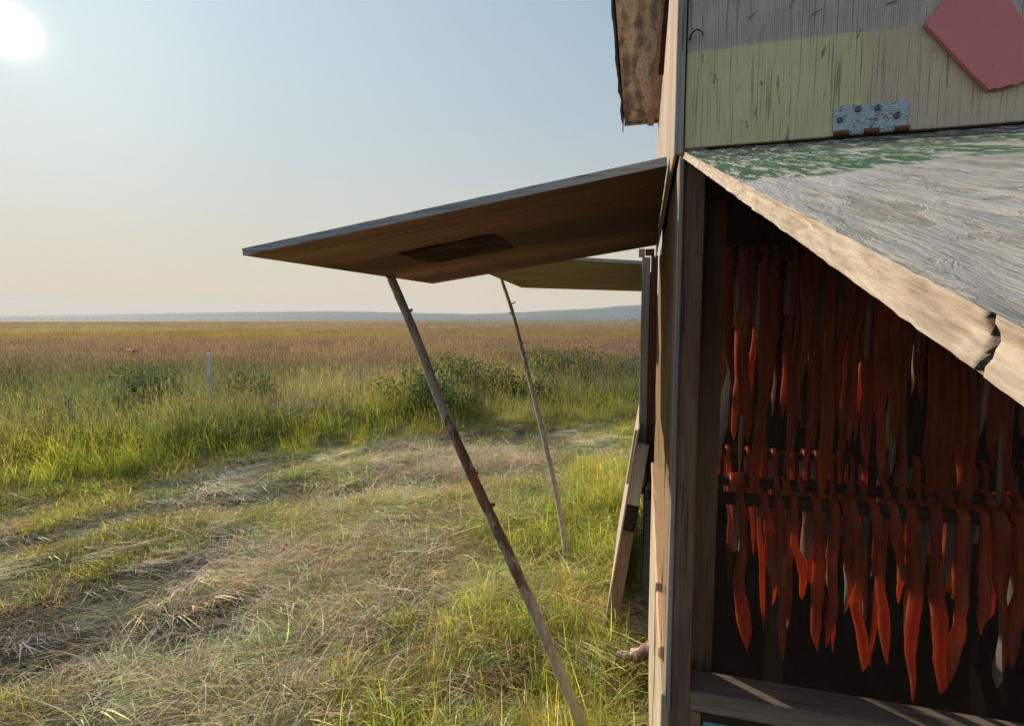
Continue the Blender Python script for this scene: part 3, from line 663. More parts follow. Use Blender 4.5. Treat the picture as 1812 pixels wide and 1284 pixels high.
for _ in range(2600):
    y = 1.2 + 4.2 * rnd.random() ** 1.3; x = rnd.gauss(-.95 - .16 * y, .62)
    if x > -.06 or blocked(x, y): continue
    w = nz2(x, y, 1.5, 41)
    if x > -.34 and 1.5 < y < 2.7: continue
    if w + .4 * rows(x, y) > .0 or rnd.random() < .12: ST.append((x, y, gz(x, y), .25, rnd.uniform(.6, 1.1), tuple(q * rnd.uniform(.8, 1.25) for q in lerp(STRAW, (.62, .55, .38), rnd.random()))))
scatter('cut_hay', 'matted greyish brown cut hay lying on the mown strip', H, hay, 6)
scatter('short_grass', 'short green regrowth pushing through the cut hay', S, short, 6)
scatter('lush_grass', 'bright green backlit grass growing along the shed', LU, lush, 6)
scatter('dry_straw', 'pale dry straw tangled between the grass tufts', ST, straw, 4)

# ------------------------------------------------------------------ the drying shed
Z = lambda r: CAM_H + r
X0, YF, YB, XR = .0462, .885, 2.32, 2.45     # left wall face, front face, back, right
shed = empty('drying_shed', (X0, YF, 0), 'weathered plywood fish drying shed with propped open flaps and dark screened front', 'shed')
# walls above the openings
fp_lo = (.0535, YF, Z(.2735)); PH = .66
pan = board('front_panel', fp_lo, (1.28, YF + .012, Z(.2735 + PH)), M['panel'], shed, jit=.0006, seg=6)
tag(pan, 'plywood panel half yellow green and half tan with bare grey top')
board('front_panel', (1.284, YF, Z(.2735)), (XR, YF + .012, Z(.2735 + PH)), M['plain_ply'], shed)
board('side_panel', (X0 - .0085, YF - .004, Z(.268)), (X0 - .0030, YB, Z(.95)), M['pale_ply'], shed, jit=.0012, seg=8, rot=(0, 0, R(.20)))
board('edge_trim', (X0 - .0090, YF - .012, Z(.262)), (X0 + .0050, YF - .0045, Z(.95)), M['grey_wood'], shed, jit=.0005)
board('corner_post', (X0 + .001, YF + .001, .06), (.0878, YF + .088, Z(.286)), M['post_wood'], shed)
gp = board('corner_strip', (X0 + .0002, YF - .006, Z(-.6795)), (X0 + .0085, YF + .0005, Z(.258)), M['grey_wood'], shed, jit=.0007)
tag(gp, 'blue grey weathered strip along the front corner')
board('header', (.092, YF + .015, Z(.20)), (XR - .05, YF + .05, Z(.286)), M['dark_wood_x'], shed)
board('corner_post', (X0 + .004, YB - .09, .06), (.09, YB - .002, Z(.27)), M['dark_wood'], shed)
board('side_stud', (.095, YF + .10, .3), (.135, YF + .19, Z(.25)), M['post_wood'], shed)
board('sill', (.0885, YF + .001, Z(-.679)), (XR - .05, YF + .062, Z(-.643)), M['sill_wood'], shed)
# left wall below the opening: sill rail and horizontal boards, one gap
SL = board('side_sill', (X0 - .010, YF + .09, Z(-.655)), (X0 + .05, YB, Z(-.63)), M['peach'], shed, jit=.0025, seg=10, bev=.004)
tag(SL, 'split peach coloured rail along the side opening')
for (ya, yb, za, zb_) in ((1.385, YB, .58, .843), (YF, 1.315, .58, .843), (YF, YB, .32, .576), (YF, YB, .07, .316)):
    board('side_board', (X0 - .006, ya, za), (X0 + .008, yb, zb_), M['pale_wood_y'], shed, jit=.001)
board('front_kickboard', (X0 + .003, YF + .004, .10), (.108, YF + .018, Z(-.683)), M['lath'], shed)
bl = board('front_siding', (.111, YF + .008, .10), (XR, YF + .022, Z(-.6995)), M['blue'], shed); tag(bl, 'turquoise painted siding under the front opening')
board('front_rail', (.109, YF + .006, Z(-.699)), (XR, YF + .03, Z(-.683)), M['dark_wood_x'], shed)
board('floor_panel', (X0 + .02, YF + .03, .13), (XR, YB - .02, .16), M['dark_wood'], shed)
# back wall of upright planks with thin gaps, right wall
xx = X0 + .013
while xx < XR - .02:
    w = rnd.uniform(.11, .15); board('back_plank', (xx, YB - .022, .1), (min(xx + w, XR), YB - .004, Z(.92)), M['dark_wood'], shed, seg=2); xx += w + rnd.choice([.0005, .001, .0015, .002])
board('right_wall', (XR, YF, .1), (XR + .012, YB, Z(.92)), M['plain_ply'], shed)
# roof with a narrow overhang on the left and felt over its edge
zr = .93
roof_z = Z(zr)
a_far, a_near = at(1105, 216, Y=YB + .0), at(1089, 2, z=roof_z)
roof_z = a_far.z
xo = a_far.x
def roofx(y): n = at(1089, 2, z=roof_z); return xo + (n.x - xo) * (YB - y) / (YB - n.y)
yn = .55
sf = prism('soffit', [(roofx(yn), yn, roof_z), (X0 - .002, yn, roof_z), (X0 - .002, YB, roof_z), (xo, YB, roof_z)], (0, 0, .012), M['soffit'], shed)
tag(sf, 'swirly grained plywood under the roof overhang')
prism('roof_board', [(roofx(yn) , yn, roof_z + .014), (XR + .15, yn, roof_z + .014), (XR + .15, YB, roof_z + .014), (xo, YB, roof_z + .014)], (0, 0, .03), M['dark_wood'], shed)
prism('fascia', [(xo, YB + .002, roof_z - .012), (X0 + .0, YB + .002, roof_z - .012), (X0 + .0, YB + .002, roof_z + .04), (xo, YB + .002, roof_z + .04)], (0, .015, 0), M['pale_ply'], shed)
def felt():
    V, F = [], []; n = 46
    for i in range(n + 1):
        y = yn + (YB + .02 - yn) * i / n; x = roofx(y); r1 = .008 * mnoise.noise(Vector((y * 9, 1, 0))) + .004 * mnoise.noise(Vector((y * 40, 1, 0))); hang = .022 + .016 * mnoise.noise(Vector((y * 6, 7, 0))) + .010 * mnoise.noise(Vector((y * 31, 9, 0)))
        if i > n - 2: hang += .02
        V += [(x + .3, y, roof_z + .047), (x - .006 + r1, y, roof_z + .047), (x - .010 + r1, y, roof_z - hang), (x - .006 + r1, y, roof_z - hang), (x - .003 + r1 * .9, y, roof_z + .045)]
    for i in range(n):
        for k in range(4): F.append((i * 5 + k, i * 5 + k + 1, i * 5 + 6 + k, i * 5 + 5 + k))
    return mesh_obj('roofing_felt', [Vector(v) - shed.location for v in V], F, M['tar'], shed)
felt()
prism('roof_cover', [(xo + .25, yn, roof_z + .0475), (XR + .15, yn, roof_z + .0475), (XR + .15, YB + .02, roof_z + .0475), (xo + .25, YB + .02, roof_z + .0475)], (0, 0, .004), M['tar'], shed)
# loose lath under the overhang
p0, p1 = at(1181, -30, X=.020), at(1152, 222, X=-.022)
p0 = at(1183, -20, Y=1.34); p1 = at(1151, 221, Y=2.02)
def stick_box(name, a, b, w, t_, m, parent, seed=0):
    a, b = Vector(a), Vector(b); d = (b - a).normalized(); s = d.cross(Vector((0, 1, .2))).normalized(); u = d.cross(s); V, F = [], []; n = 10
    for i in range(n + 1):
        c = a.lerp(b, i / n) + s * .003 * mnoise.noise(Vector((i * .6, seed, 0))); ww = w * (1 + .25 * mnoise.noise(Vector((i, seed, 5))))
        V += [c - s * ww - u * t_, c + s * ww - u * t_, c + s * ww + u * t_, c - s * ww + u * t_]
    for i in range(n):
        for k in range(4): F.append((i * 4 + k, i * 4 + (k + 1) % 4, i * 4 + 4 + (k + 1) % 4, i * 4 + 4 + k))
    F += [(3, 2, 1, 0), (n * 4, n * 4 + 1, n * 4 + 2, n * 4 + 3)]
    return mesh_obj(name, [v - a for v in V], F, m, parent, a)
stick_box('loose_lath', p0, p1, .011, .004, M['lath'], shed, 3)
stick_box('loose_lath', at(1187, -30, Y=1.25), at(1171, 130, Y=1.62), .010, .004, M['dark_wood'], shed, 5)
# screens
def screen(name, fn, nu, nv, m):
    V = [fn(i / nu, j / nv) - shed.location for j in range(nv + 1) for i in range(nu + 1)]
    F = [(j * (nu + 1) + i, j * (nu + 1) + i + 1, (j + 1) * (nu + 1) + i + 1, (j + 1) * (nu + 1) + i) for j in range(nv) for i in range(nu)]
    return mesh_obj(name, V, F, m, shed, shed.location, smooth=True)
screen('front_screen', lambda u, v: Vector((.088 + u * (XR - .1), YF + .0125 + .002 * mnoise.noise(Vector((u * 7, v * 4, 0))), Z(-.64) + v * .90)), 30, 14, M['screen_front'])
screen('side_screen', lambda u, v: Vector((X0 + .003 + .005 * mnoise.noise(Vector((u * 5, v * 3.5, 2))) + .003 * mnoise.noise(Vector((u * 11, v * 6, 9))), YF + .088 + u * (YB - YF - .12), Z(-.63) + v * .90)), 40, 30, M['screen_side'])
# side edge of the left wall opening: staples on the corner post and pressed in the bare wood
def staple(p, ang, parent, nm='staple', L=.010, m='steel'):
    c, s = math.cos(ang) * L / 2, math.sin(ang) * L / 2; p = Vector(p)
    v, f = tube_data([p + Vector((-c, .004, -s)), p + Vector((-c, -.0012, -s)), p + Vector((c, -.0012, s)), p + Vector((c, .004, s))], [.0007] * 4, 5)
    return mesh_obj(nm, [q - p for q in v], f, M[m], parent, p)
for px, py in ((1231, 447), (1206, 491), (1232, 539), (1229, 628), (1225, 697), (1203, 675), (1206, 760), (1223, 800), (1205, 860), (1224, 930), (1208, 1010), (1222, 1090), (1236, 1180)):
    staple(at(px, py, Y=YF - .001), R(90 + rnd.uniform(-15, 15)), shed)
for px, py, a in ((1331, 28, 40), (1445, 22, 25), (1578, 5, 12), (1265, 140, 80), (1400, 8, 60), (1520, 60, 70)): staple(at(px, py, Y=YF - .001), R(a), shed, L=.012, m='rust' if px == 1578 else 'steel')
p = at(1228, 66, Y=YF - .003)
v, f = tube_data(spline([p + Vector((-.006, .004, -.002)), p + Vector((-.005, -.007, 0)), p + Vector((.002, -.009, .006)), p + Vector((.010, -.008, .003)), p + Vector((.013, -.007, -.004))], 4), [.0014] * 17, 6)
mesh_obj('bent_nail', [q - p for q in v], f, M['rust'], shed, p)

# hinge on the panel
h0, h1 = at(1474, 190, Y=YF), at(1606, 180, Y=YF); hb = Z(.2745)
hx0, hx1 = at(1474, 210, Y=YF).x, at(1607, 205, Y=YF).x; hz1 = at(1540, 184, Y=YF).z
hin = prism('hinge', [(hx0, YF - .0022, hb + .006), (hx1, YF - .0022, hb + .006), (hx1, YF - .0022, hz1 - .003), (hx1 - .003, YF - .0022, hz1), (hx0 + .002, YF - .0022, hz1), (hx0, YF - .0022, hz1 - .002)], (0, .0018, 0), M['hinge'], shed, bev=.0003)
tag(hin, 'rust spotted pale blue steel hinge')
for px, py in ((1487, 212), (1519, 193), (1554, 190), (1588, 204)):
    c = at(px, py, Y=YF - .004); v, f = [], []
    for i, (r_, dy) in enumerate(((.0046, .0012), (.0044, 0), (.0030, -.0009), (.0013, -.0011), (.0010, .0004))):
        v += [Vector((math.cos(q * math.pi / 6) * r_, dy, math.sin(q * math.pi / 6) * r_)) for q in range(12)]
    for i in range(4): f += [(i * 12 + k, i * 12 + (k + 1) % 12, i * 12 + 12 + (k + 1) % 12, i * 12 + 12 + k) for k in range(12)]
    f.append(tuple(range(48, 60)))
    so = mesh_obj('screw', v, f, M['steel'], None, None, True); so.parent = hin; so.location = c - shed.location - hin.location
zb_h = hb + .001; nkn = 5; wk = (hx1 - hx0) / nkn
for k in range(nkn):
    a, b = Vector((hx0 + k * wk + .0006, YF - .006, zb_h)), Vector((hx0 + (k + 1) * wk - .0006, YF - .006, zb_h))
    v, f = tube_data([a, b], [.0042, .0042], 12); ko = mesh_obj('knuckle', [q - a for q in v], f, M['rust' if k % 2 == 0 else 'hinge'], None, None, True); ko.parent = hin; ko.location = a - shed.location - hin.location

# the near flap: a 3 ft plywood sheet with real relief, hanging out towards the camera
SLOPE = R(18.8)
def flap():
    L, W, TH = .93, 1.35, .0092; ns, nx = 230, 190; V, F, MI = [], [], []
    sc_ = (YF - .099) / math.cos(SLOPE)
    ss = sorted([L * i / ns for i in range(ns + 1) if not -.006 < L * i / ns - sc_ < .0098] + [sc_ + d * .0006 for d in range(-9, 16)]); ns = len(ss) - 1
    xs = [W * (j / nx) ** 1.35 for j in range(nx + 1)]
    ca, sa = math.cos(R(16)), math.sin(R(16))
    def edge(s):
        e = .0016 * mnoise.noise(Vector((s * 40, 3, 0))) + .0009 * mnoise.noise(Vector((s * 170, 3, 1)))
        return e
    def rel(x, s):
        u, v = s, x + .05 * s + .01 * mnoise.noise(Vector((x * 6, s * 5, 1)))
        fade = min(1, x / .012, s / .01)
        return (.0007 * mnoise.noise(Vector((u * 14, v * 95, 0))) + .0004 * mnoise.noise(Vector((u * 40, v * 260, 4))) + .0008 * mnoise.noise(Vector((u * 3, v * 8, 7)))) * (.35 + .65 * fade)
    for s in ss:
        for j, x in enumerate(xs): V.append((x + (edge(s) if j == 0 else 0) + (0 if j else -.0), -s, rel(x, s)))
    for i in range(ns):
        for j in range(nx): a = i * (nx + 1) + j; F.append((a, a + nx + 1, a + nx + 2, a + 1)); MI.append(0)
    # ragged ply layers on the left edge
    lay = 7; o = len(V)
    for i, s in enumerate(ss):
        for k in range(lay + 1):
            d = TH * k / lay; ed = edge(s) + .0007 * mnoise.noise(Vector((s * 26, k * 1.7, 5))) + (.0011 if k in (2, 3) else 0) * (mnoise.noise(Vector((s * 7, k, 8))) + .3) + (-.0009 if k >= lay - 1 else 0)
            n1 = math.exp(-((s - sc_ - .0034 * k / lay - .0006 * mnoise.noise(Vector((k * .9, 5, 5)))) / .0006) ** 2) * (.0035 if k > 0 else .003)     # open split through all plies
            n2 = (.004 * math.exp(-((s - .70) / .022) ** 2)) if k in (2, 3, 4) else 0                           # void of a missing core ply
            V.append((ed + n1 + n2 if k else V[i * (nx + 1)][0] + n1 * .6, -s, V[i * (nx + 1)][2] - d - (.0004 * mnoise.noise(Vector((s * 60, k, 2))))))
    for i in range(ns):
        for k in range(lay): a = o + i * (lay + 1) + k; F.append((a, a + 1, a + lay + 2, a + lay + 1)); MI.append(2 if abs((ss[i] + ss[i + 1]) / 2 - sc_ - .0034 * k / lay - .0006 * mnoise.noise(Vector((k * .9, 5, 5)))) < .0007 else 1)  # split faces coloured black to paint the shade inside the crack
    # underside and outer end
    o2 = len(V); V += [(-.0005, 0, -TH - .0002), (W, 0, -TH - .0002), (W, -L, -TH - .0002), (-.0005, -L, -TH - .0002), (W, 0, 0), (W, -L, 0), (0, -L, 0)]
    F += [(o2, o2 + 1, o2 + 2, o2 + 3), (o2 + 1, o2 + 4, o2 + 5, o2 + 2), (o2 + 3, o2 + 2, o2 + 5, o2 + 6)]; MI += [1, 1, 1]
    o = mesh_obj('front_flap', V, F, M['flap'], shed, (.053, YF - .001, Z(.2688)), smooth=True, rot=(SLOPE, 0, 0))
    o.data.materials.append(M['ply_edge']); o.data.materials.append(M['black']); o.data.polygons.foreach_set('material_index', MI)
    tag(o, 'peeling flap with green and grey paint and crackled bare edge'); return o
fl = flap()
for i in range(18):   # curled paint chips standing off the flap
    x, s = rnd.uniform(.01, .55) ** 1.2, rnd.uniform(.03, .42); w, l = rnd.uniform(.002, .006), rnd.uniform(.008, .024); a = R(-88 + rnd.uniform(-14, 14)); V = []
    for q in range(4):
        t_ = q / 3; V += [Vector((l * t_ * math.cos(a) - w * .5 * math.sin(a) * -1, l * t_ * math.sin(a) - w * .5, .0012 + .002 * t_ * t_)), Vector((l * t_ * math.cos(a), l * t_ * math.sin(a) + w * .5 * (1 - t_ * .7), .0012 + .0015 * t_ * t_))]
    c = mesh_obj('paint_chip', V, [(0, 2, 3, 1), (2, 4, 5, 3), (4, 6, 7, 5)], M['flap'], None); c.parent = fl; c.location = (x, -s, 0)
fl_lo = (.0595, YF - .004)

# side awning: 4 ft wide plywood sheet propped out over the left opening
def sheet(name, quad, th, mt, me_, parent, nu=40, label=None, mtop=None, rag=.002):
    """quad: four world corners of the underside (near hinge, near outer, far outer, far hinge)"""
    A, B, C, D = [Vector(q) for q in quad]; nrm_ = (B - A).cross(D - A).normalized()
    if nrm_.z < 0: nrm_ = -nrm_
    V, F, MI = [], [], []; org = A
    def pt(u, v): return A.lerp(B, u).lerp(D.lerp(C, u), v)
    per = [(i / nu, 0) for i in range(nu)] + [(1, i / nu) for i in range(nu)] + [(1 - i / nu, 1) for i in range(nu)] + [(0, 1 - i / nu) for i in range(nu)]
    ctr = pt(.5, .5)
    for layer in range(4):
        for i, (u, v) in enumerate(per):
            p = pt(u, v); out = (p - ctr).normalized(); p = p + out * rag * mnoise.noise(Vector((i * .37, layer * 1.3, len(name)))) + nrm_ * th * layer / 3; V.append(p - org)
    n = len(per)
    for l in range(3):
        for i in range(n): F.append((l * n + i, l * n + (i + 1) % n, (l + 1) * n + (i + 1) % n, (l + 1) * n + i)); MI.append(1)
    F += [tuple(range(n))[::-1], tuple(range(3 * n, 4 * n))]; MI += [0, 2]
    o = mesh_obj(name, V, F, mt, parent, org); o.data.materials.append(me_); o.data.materials.append(mtop or me_); o.data.polygons.foreach_set('material_index', MI)
    bm = bmesh.new(); bm.from_mesh(o.data); bmesh.ops.recalc_face_normals(bm, faces=bm.faces); bm.to_mesh(o.data); bm.free()
    if label: tag(o, label)
    return o
AY0 = 1.035
qa = at(1181, 293, Y=AY0); qb = at(430, 452, Y=AY0); qc = at(766, 502, X=qb.x); qd = at(1158, 434, X=X0 - .006)
qd = Vector((qa.x, qc.y, qa.z + .0))
qd.z = at(1160, 434, Y=qc.y).z
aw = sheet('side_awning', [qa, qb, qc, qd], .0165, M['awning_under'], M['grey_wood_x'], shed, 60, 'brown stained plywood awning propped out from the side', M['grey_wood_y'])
print('awning', qa, qb, qc, qd)
# dark patch board on its underside
def on_under(px, py, off=-.003):
    n_ = (qb - qa).cross(qd - qa).normalized(); d = FW + RT * ((px - 906) / FPX) + UP * ((642 - py) / FPX); o_ = Vector((0, 0, CAM_H))
    t_ = (qa - o_).dot(n_) / d.dot(n_); p = o_ + d * t_; n_ = n_ if n_.z > 0 else -n_; return p + n_ * off
pq = [(704, 448), (742, 439), (836, 420), (874, 413), (891, 422), (909, 436), (868, 446), (785, 462), (762, 463), (735, 456)]; rq = []
for i in range(len(pq)):
    a, b = pq[i], pq[(i + 1) % len(pq)]
    for k in range(4): rq.append((a[0] + (b[0] - a[0]) * k / 4 + rnd.uniform(-2.4, 2.4), a[1] + (b[1] - a[1]) * k / 4 + rnd.uniform(-1.1, 1.1)))
M['patch'] = wood('dark_rough_patch', (.018, .012, .012), (.075, .048, .04), 'x', crack=.6, bump=1.0, stain=(.10, .06, .045), spec=.02)
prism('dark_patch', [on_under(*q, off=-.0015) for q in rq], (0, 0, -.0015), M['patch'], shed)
for q in ((640, 470), (900, 372), (1040, 345), (1100, 420), (820, 488), (560, 440), (1135, 330), (1120, 440)):      # screw heads
    c = on_under(*q, off=-.0012); prism('screw', [c + Vector((math.cos(k * .7854) * .004, math.sin(k * .7854) * .004, 0)) for k in range(8)], (0, 0, .002), M['steel'], shed)

# ------------------------------------------------------------------ red diamond on the panel
dp = [(1637, 42), (1662, 68), (1690, 98), (1722, 132), (1752, 160), (1760, 155), (1768, 157), (1779, 153), (1790, 150), (1799, 151), (1806, 146), (1822, 141), (1850, 128), (1868, 122), (1840, 78), (1812, 34), (1785, -2), (1748, -48), (1726, -62), (1690, -22)]
dpt = [at(x, y, Y=YF - .010) for x, y in dp]
dmd = prism('plywood_diamond', dpt, (0, .0065, 0), M['red'], None, bev=.0006)
tag(dmd, 'faded red painted plywood diamond with a broken edge fixed on the tan panel', 'sign')

# ------------------------------------------------------------------ second low rack behind the shed, with its own flap
RY = 2.50
rack = empty('low_drying_rack', (-.02, RY, 0), 'low weathered wooden rack behind the shed with its lid propped open', 'rack')
def fr(name, x0, x1, y0, y1, m, dy=.04, Y=RY):
    a = at(x0, y1, Y=Y); b = at(x1, y0, Y=Y); m_ = (y0 + y1) / 2; a.x, b.x = at(x0, m_, Y=Y).x, at(x1, m_, Y=Y).x
    return board(name, (a.x, Y, a.z), (b.x, Y + dy, b.z), M[m], rack)
fr('post', 1132, 1146.5, 455, 860, 'grey_wood', .05)
fr('post_cap', 1130, 1141, 440, 454, 'pale_wood_y', .04)
fr('post', 1148, 1160, 452, 853, 'red_wood', .04)
fr('post_cap', 1142, 1158, 440, 451, 'red_wood', .04)
fr('rail_end', 1129, 1139, 861, 873, 'black', .8)
fr('rail_end', 1145, 1160, 854, 864, 'peach', .05)
fr('rail_end', 1148, 1159, 865, 884, 'black', .05)
fr('post', 1138, 1158, 866, 1150, 'grey_wood', .045, RY + .06)
xl = at(1150, 600, Y=RY).x
for i in range(6):
    board('side_board', (xl - .01, RY + .11 + .0 * i, .12 + i * .27), (xl + .01, 4.25, .12 + i * .27 + .262), M['dark_wood'], rack)
board('back_board', (xl + .02, 4.22, .1), (1.6, 4.24, 1.7), M['plain_ply'], rack)
board('post', (xl - .03, 4.20, .0), (xl + .02, 4.26, 1.72), M['grey_wood'], rack)
r0, r1, r2, r3 = at(1150, 468, Y=2.62), at(770, 446, Y=2.62), at(923, 509, Y=4.26), at(1150, 516, Y=4.26)
print('lid', r0, r1, r2, r3)
sheet('lid', [r0, r1, r2, r3], .016, M['awning_under2'], M['grey_wood_x'], rack, 40, 'brown plywood lid seen from below, green grass light put in its colour', M['grey_wood_y'])

# panel leaning against the rack
lp_y = 2.36
lb, lt = at(1066, 1178, Y=lp_y), at(1129, 758, Y=lp_y); lb.z = max(lb.z, .0)
lean = empty('leaning_panel', lb, 'old framed wooden panel leaning against the rack behind the shed', 'panel')
ang = math.atan2(lt.x - lb.x, lt.z - lb.z); LL = (lt - lb).length
def lboard(name, x0, x1, y0, y1, z0, z1, m):
    o = board(name, (0, 0, 0), (x1 - x0, y1 - y0, z1 - z0), M[m], None)
    o.parent = lean; mt_ = Matrix.Rotation(ang, 3, 'Y'); o.location = mt_ @ Vector((x0, y0, z0)); o.rotation_euler = (0, ang, 0); return o
lboard('sheet', 0, .008, -.002, 1.15, 0, LL, 'pale_ply')
lboard('frame_board', .0085, .062, 0, .036, 0, LL * .52, 'post_wood')  # darker wood paints the shade on the lower front face
lboard('frame_section', .0085, .064, -.001, .037, LL * .525, LL * .64, 'dark_wood')  # darker middle section of the frame
lboard('frame_board', .0085, .062, 0, .036, LL * .645, LL * .93, 'grey_wood')  # lighter wood paints the sunlit look of the upper length
lboard('frame_board', .0085, .060, 1.10, 1.14, 0, LL * .95, 'grey_wood')
for q in range(3): lboard('crosspiece', .0085, .045, .04, 1.09, LL * (.05 + .4 * q), LL * (.05 + .4 * q) + .06, 'grey_wood')
lboard('strap', -.012, -.001, -.006, .02, LL * .74, LL * .99, 'pale_wood_y')

# short log on the ground by the leaning panel
l0, l1 = at(1045, 1188, Y=2.15), at(1165, 1140, Y=2.02)
pth = spline([l0, l0.lerp(l1, .35) + Vector((0, 0, .012)), l0.lerp(l1, .7) - Vector((0, 0, .008)), l1], 6)
v, f = tube_data(pth, [.017 + .012 * min(1, i / 8) for i in range(len(pth))], 10, .35, 2)
v2, f2 = tube_data([pth[8], pth[8] + Vector((-.03, -.03, .035))], [.008, .005], 6)
bark = pole_mat('flaky_bark', 0.0, 1.0, 1.0, 5); v3, f3 = merge((v, f), (v2, f2))
lg = mesh_obj('log', [q - l0 for q in v3], f3, bark, None, l0, True); tag(lg, 'short bark covered log lying in the grass under the leaning panel', 'log')

# ------------------------------------------------------------------ prop poles
def pole(name, pts, r0_, r1_, m, lab, knots, seed):
    P = spline(pts, 8); n = len(P); base_ = P[-1]
    rad = [r0_ + (r1_ - r0_) * i / (n - 1) + .0012 * mnoise.noise(Vector((i * .8, seed, 0))) for i in range(n)]
    parts = [tube_data(P, rad, 12, .10, seed)]
    for t_, a, l in knots:
        i = int(t_ * (n - 1)); c = P[i]; d = Vector((math.cos(a), math.sin(a) * .5, .45)).normalized()
        parts.append(tube_data([c, c + d * (rad[i] + l * .5), c + d * (rad[i] + l)], [rad[i] * .55, rad[i] * .38, rad[i] * .22], 7, .2, seed + t_))
    v, f = merge(*parts)
    o = mesh_obj(name, [q - base_ for q in v], f, m, None, base_, True); tag(o, lab, 'pole', 'peeled poles propping up the flaps'); return o
top1 = at(690, 487, X=qb.x + .02); foot1 = Vector((-.115, 1.66, -.03))
# heights of the foot and the photo's course of the pole give its bends
def along(px, py, a, b):
    """the point seen at a photo place, at the depth of the line a-b"""
    d = FW + RT * ((px - 906) / FPX) + UP * ((642 - py) / FPX); o_ = Vector((0, 0, CAM_H)); e = (b - a)
    n_ = e.cross(UP.cross(FW)).normalized() if False else Vector((e.x, e.y, 0)).cross(Vector((0, 0, 1)))
    if n_.length < .2: n_ = Vector((.3, 1, 0))
    n_.normalize(); n_ = e.cross(RT).normalized(); t_ = (a - o_).dot(n_) / d.dot(n_); return o_ + d * t_
foot1 = at(1078, 1400, z=-.03)
c1 = [top1] + [along(x, y, top1, foot1) for x, y in ((736, 596), (786, 728), (842, 855), (893, 965), (950, 1090), (1000, 1210))] + [foot1]
M['pole1'] = pole_mat('peeling_red_bark', .68, 1.12, 1.0, 1); M['pole2'] = pole_mat('grey_peeled_pole', 1.2, 1.7, .6, 4)
print('pole1', top1, foot1)
pole('prop_pole', c1, .0155, .0210, M['pole1'], 'thick crooked pole with patches of red bark propping the side awning', ((.10, .2, .012), (.23, .3, .012), (.42, -.3, .008), (.49, .2, .014), (.66, 2.9, .006), (.8, .3, .008)), 1)
foot2 = at(1004, 1012, z=-.02); top2 = at(887, 489, Y=3.62)
top2.z = r1.lerp(r2, .6).z - .012
c2 = [top2] + [along(x, y, top2, foot2) for x, y in ((908, 556), (929, 640), (948, 715), (966, 790), (984, 870), (998, 950))] + [foot2]
pole('prop_pole', c2, .0115, .020, M['pole2'], 'thinner pale grey pole propping the lid of the rack behind', ((.12, .2, .035), (.15, 3.3, .02), (.24, .3, .02), (.33, 3.2, .015)), 6)

# ------------------------------------------------------------------ hanging rods and salmon strips
rods = {}
RODS = [('lower front', 1.06, Z(-.352), .10, .013), ('lower middle', 1.34, Z(-.40), .10, .013), ('lower back', 1.72, Z(-.42), .10, .013),
        ('upper front', 1.16, Z(.130), .10, .012), ('upper middle', 1.42, Z(.135), .10, .012), ('upper back', 1.80, Z(.14), .10, .012)]
for nm, y, z, xa, r_ in RODS:
    P = [Vector((xa + (XR - .06 - xa) * i / 14, y + .004 * mnoise.noise(Vector((i * .4, y, 0))), z + .005 * mnoise.noise(Vector((i * .5, y, 3))))) for i in range(15)]
    v, f = tube_data(P, [r_] * 15, 9, .15, y)
    o = mesh_obj('drying_rod', [q - P[0] for q in v], f, M['dark_wood_x'], None, P[0], True); tag(o, f'smoke blackened round rod, the {nm} one in the shed', 'rod', 'drying rods inside the shed'); rods[nm] = (y, z, r_)
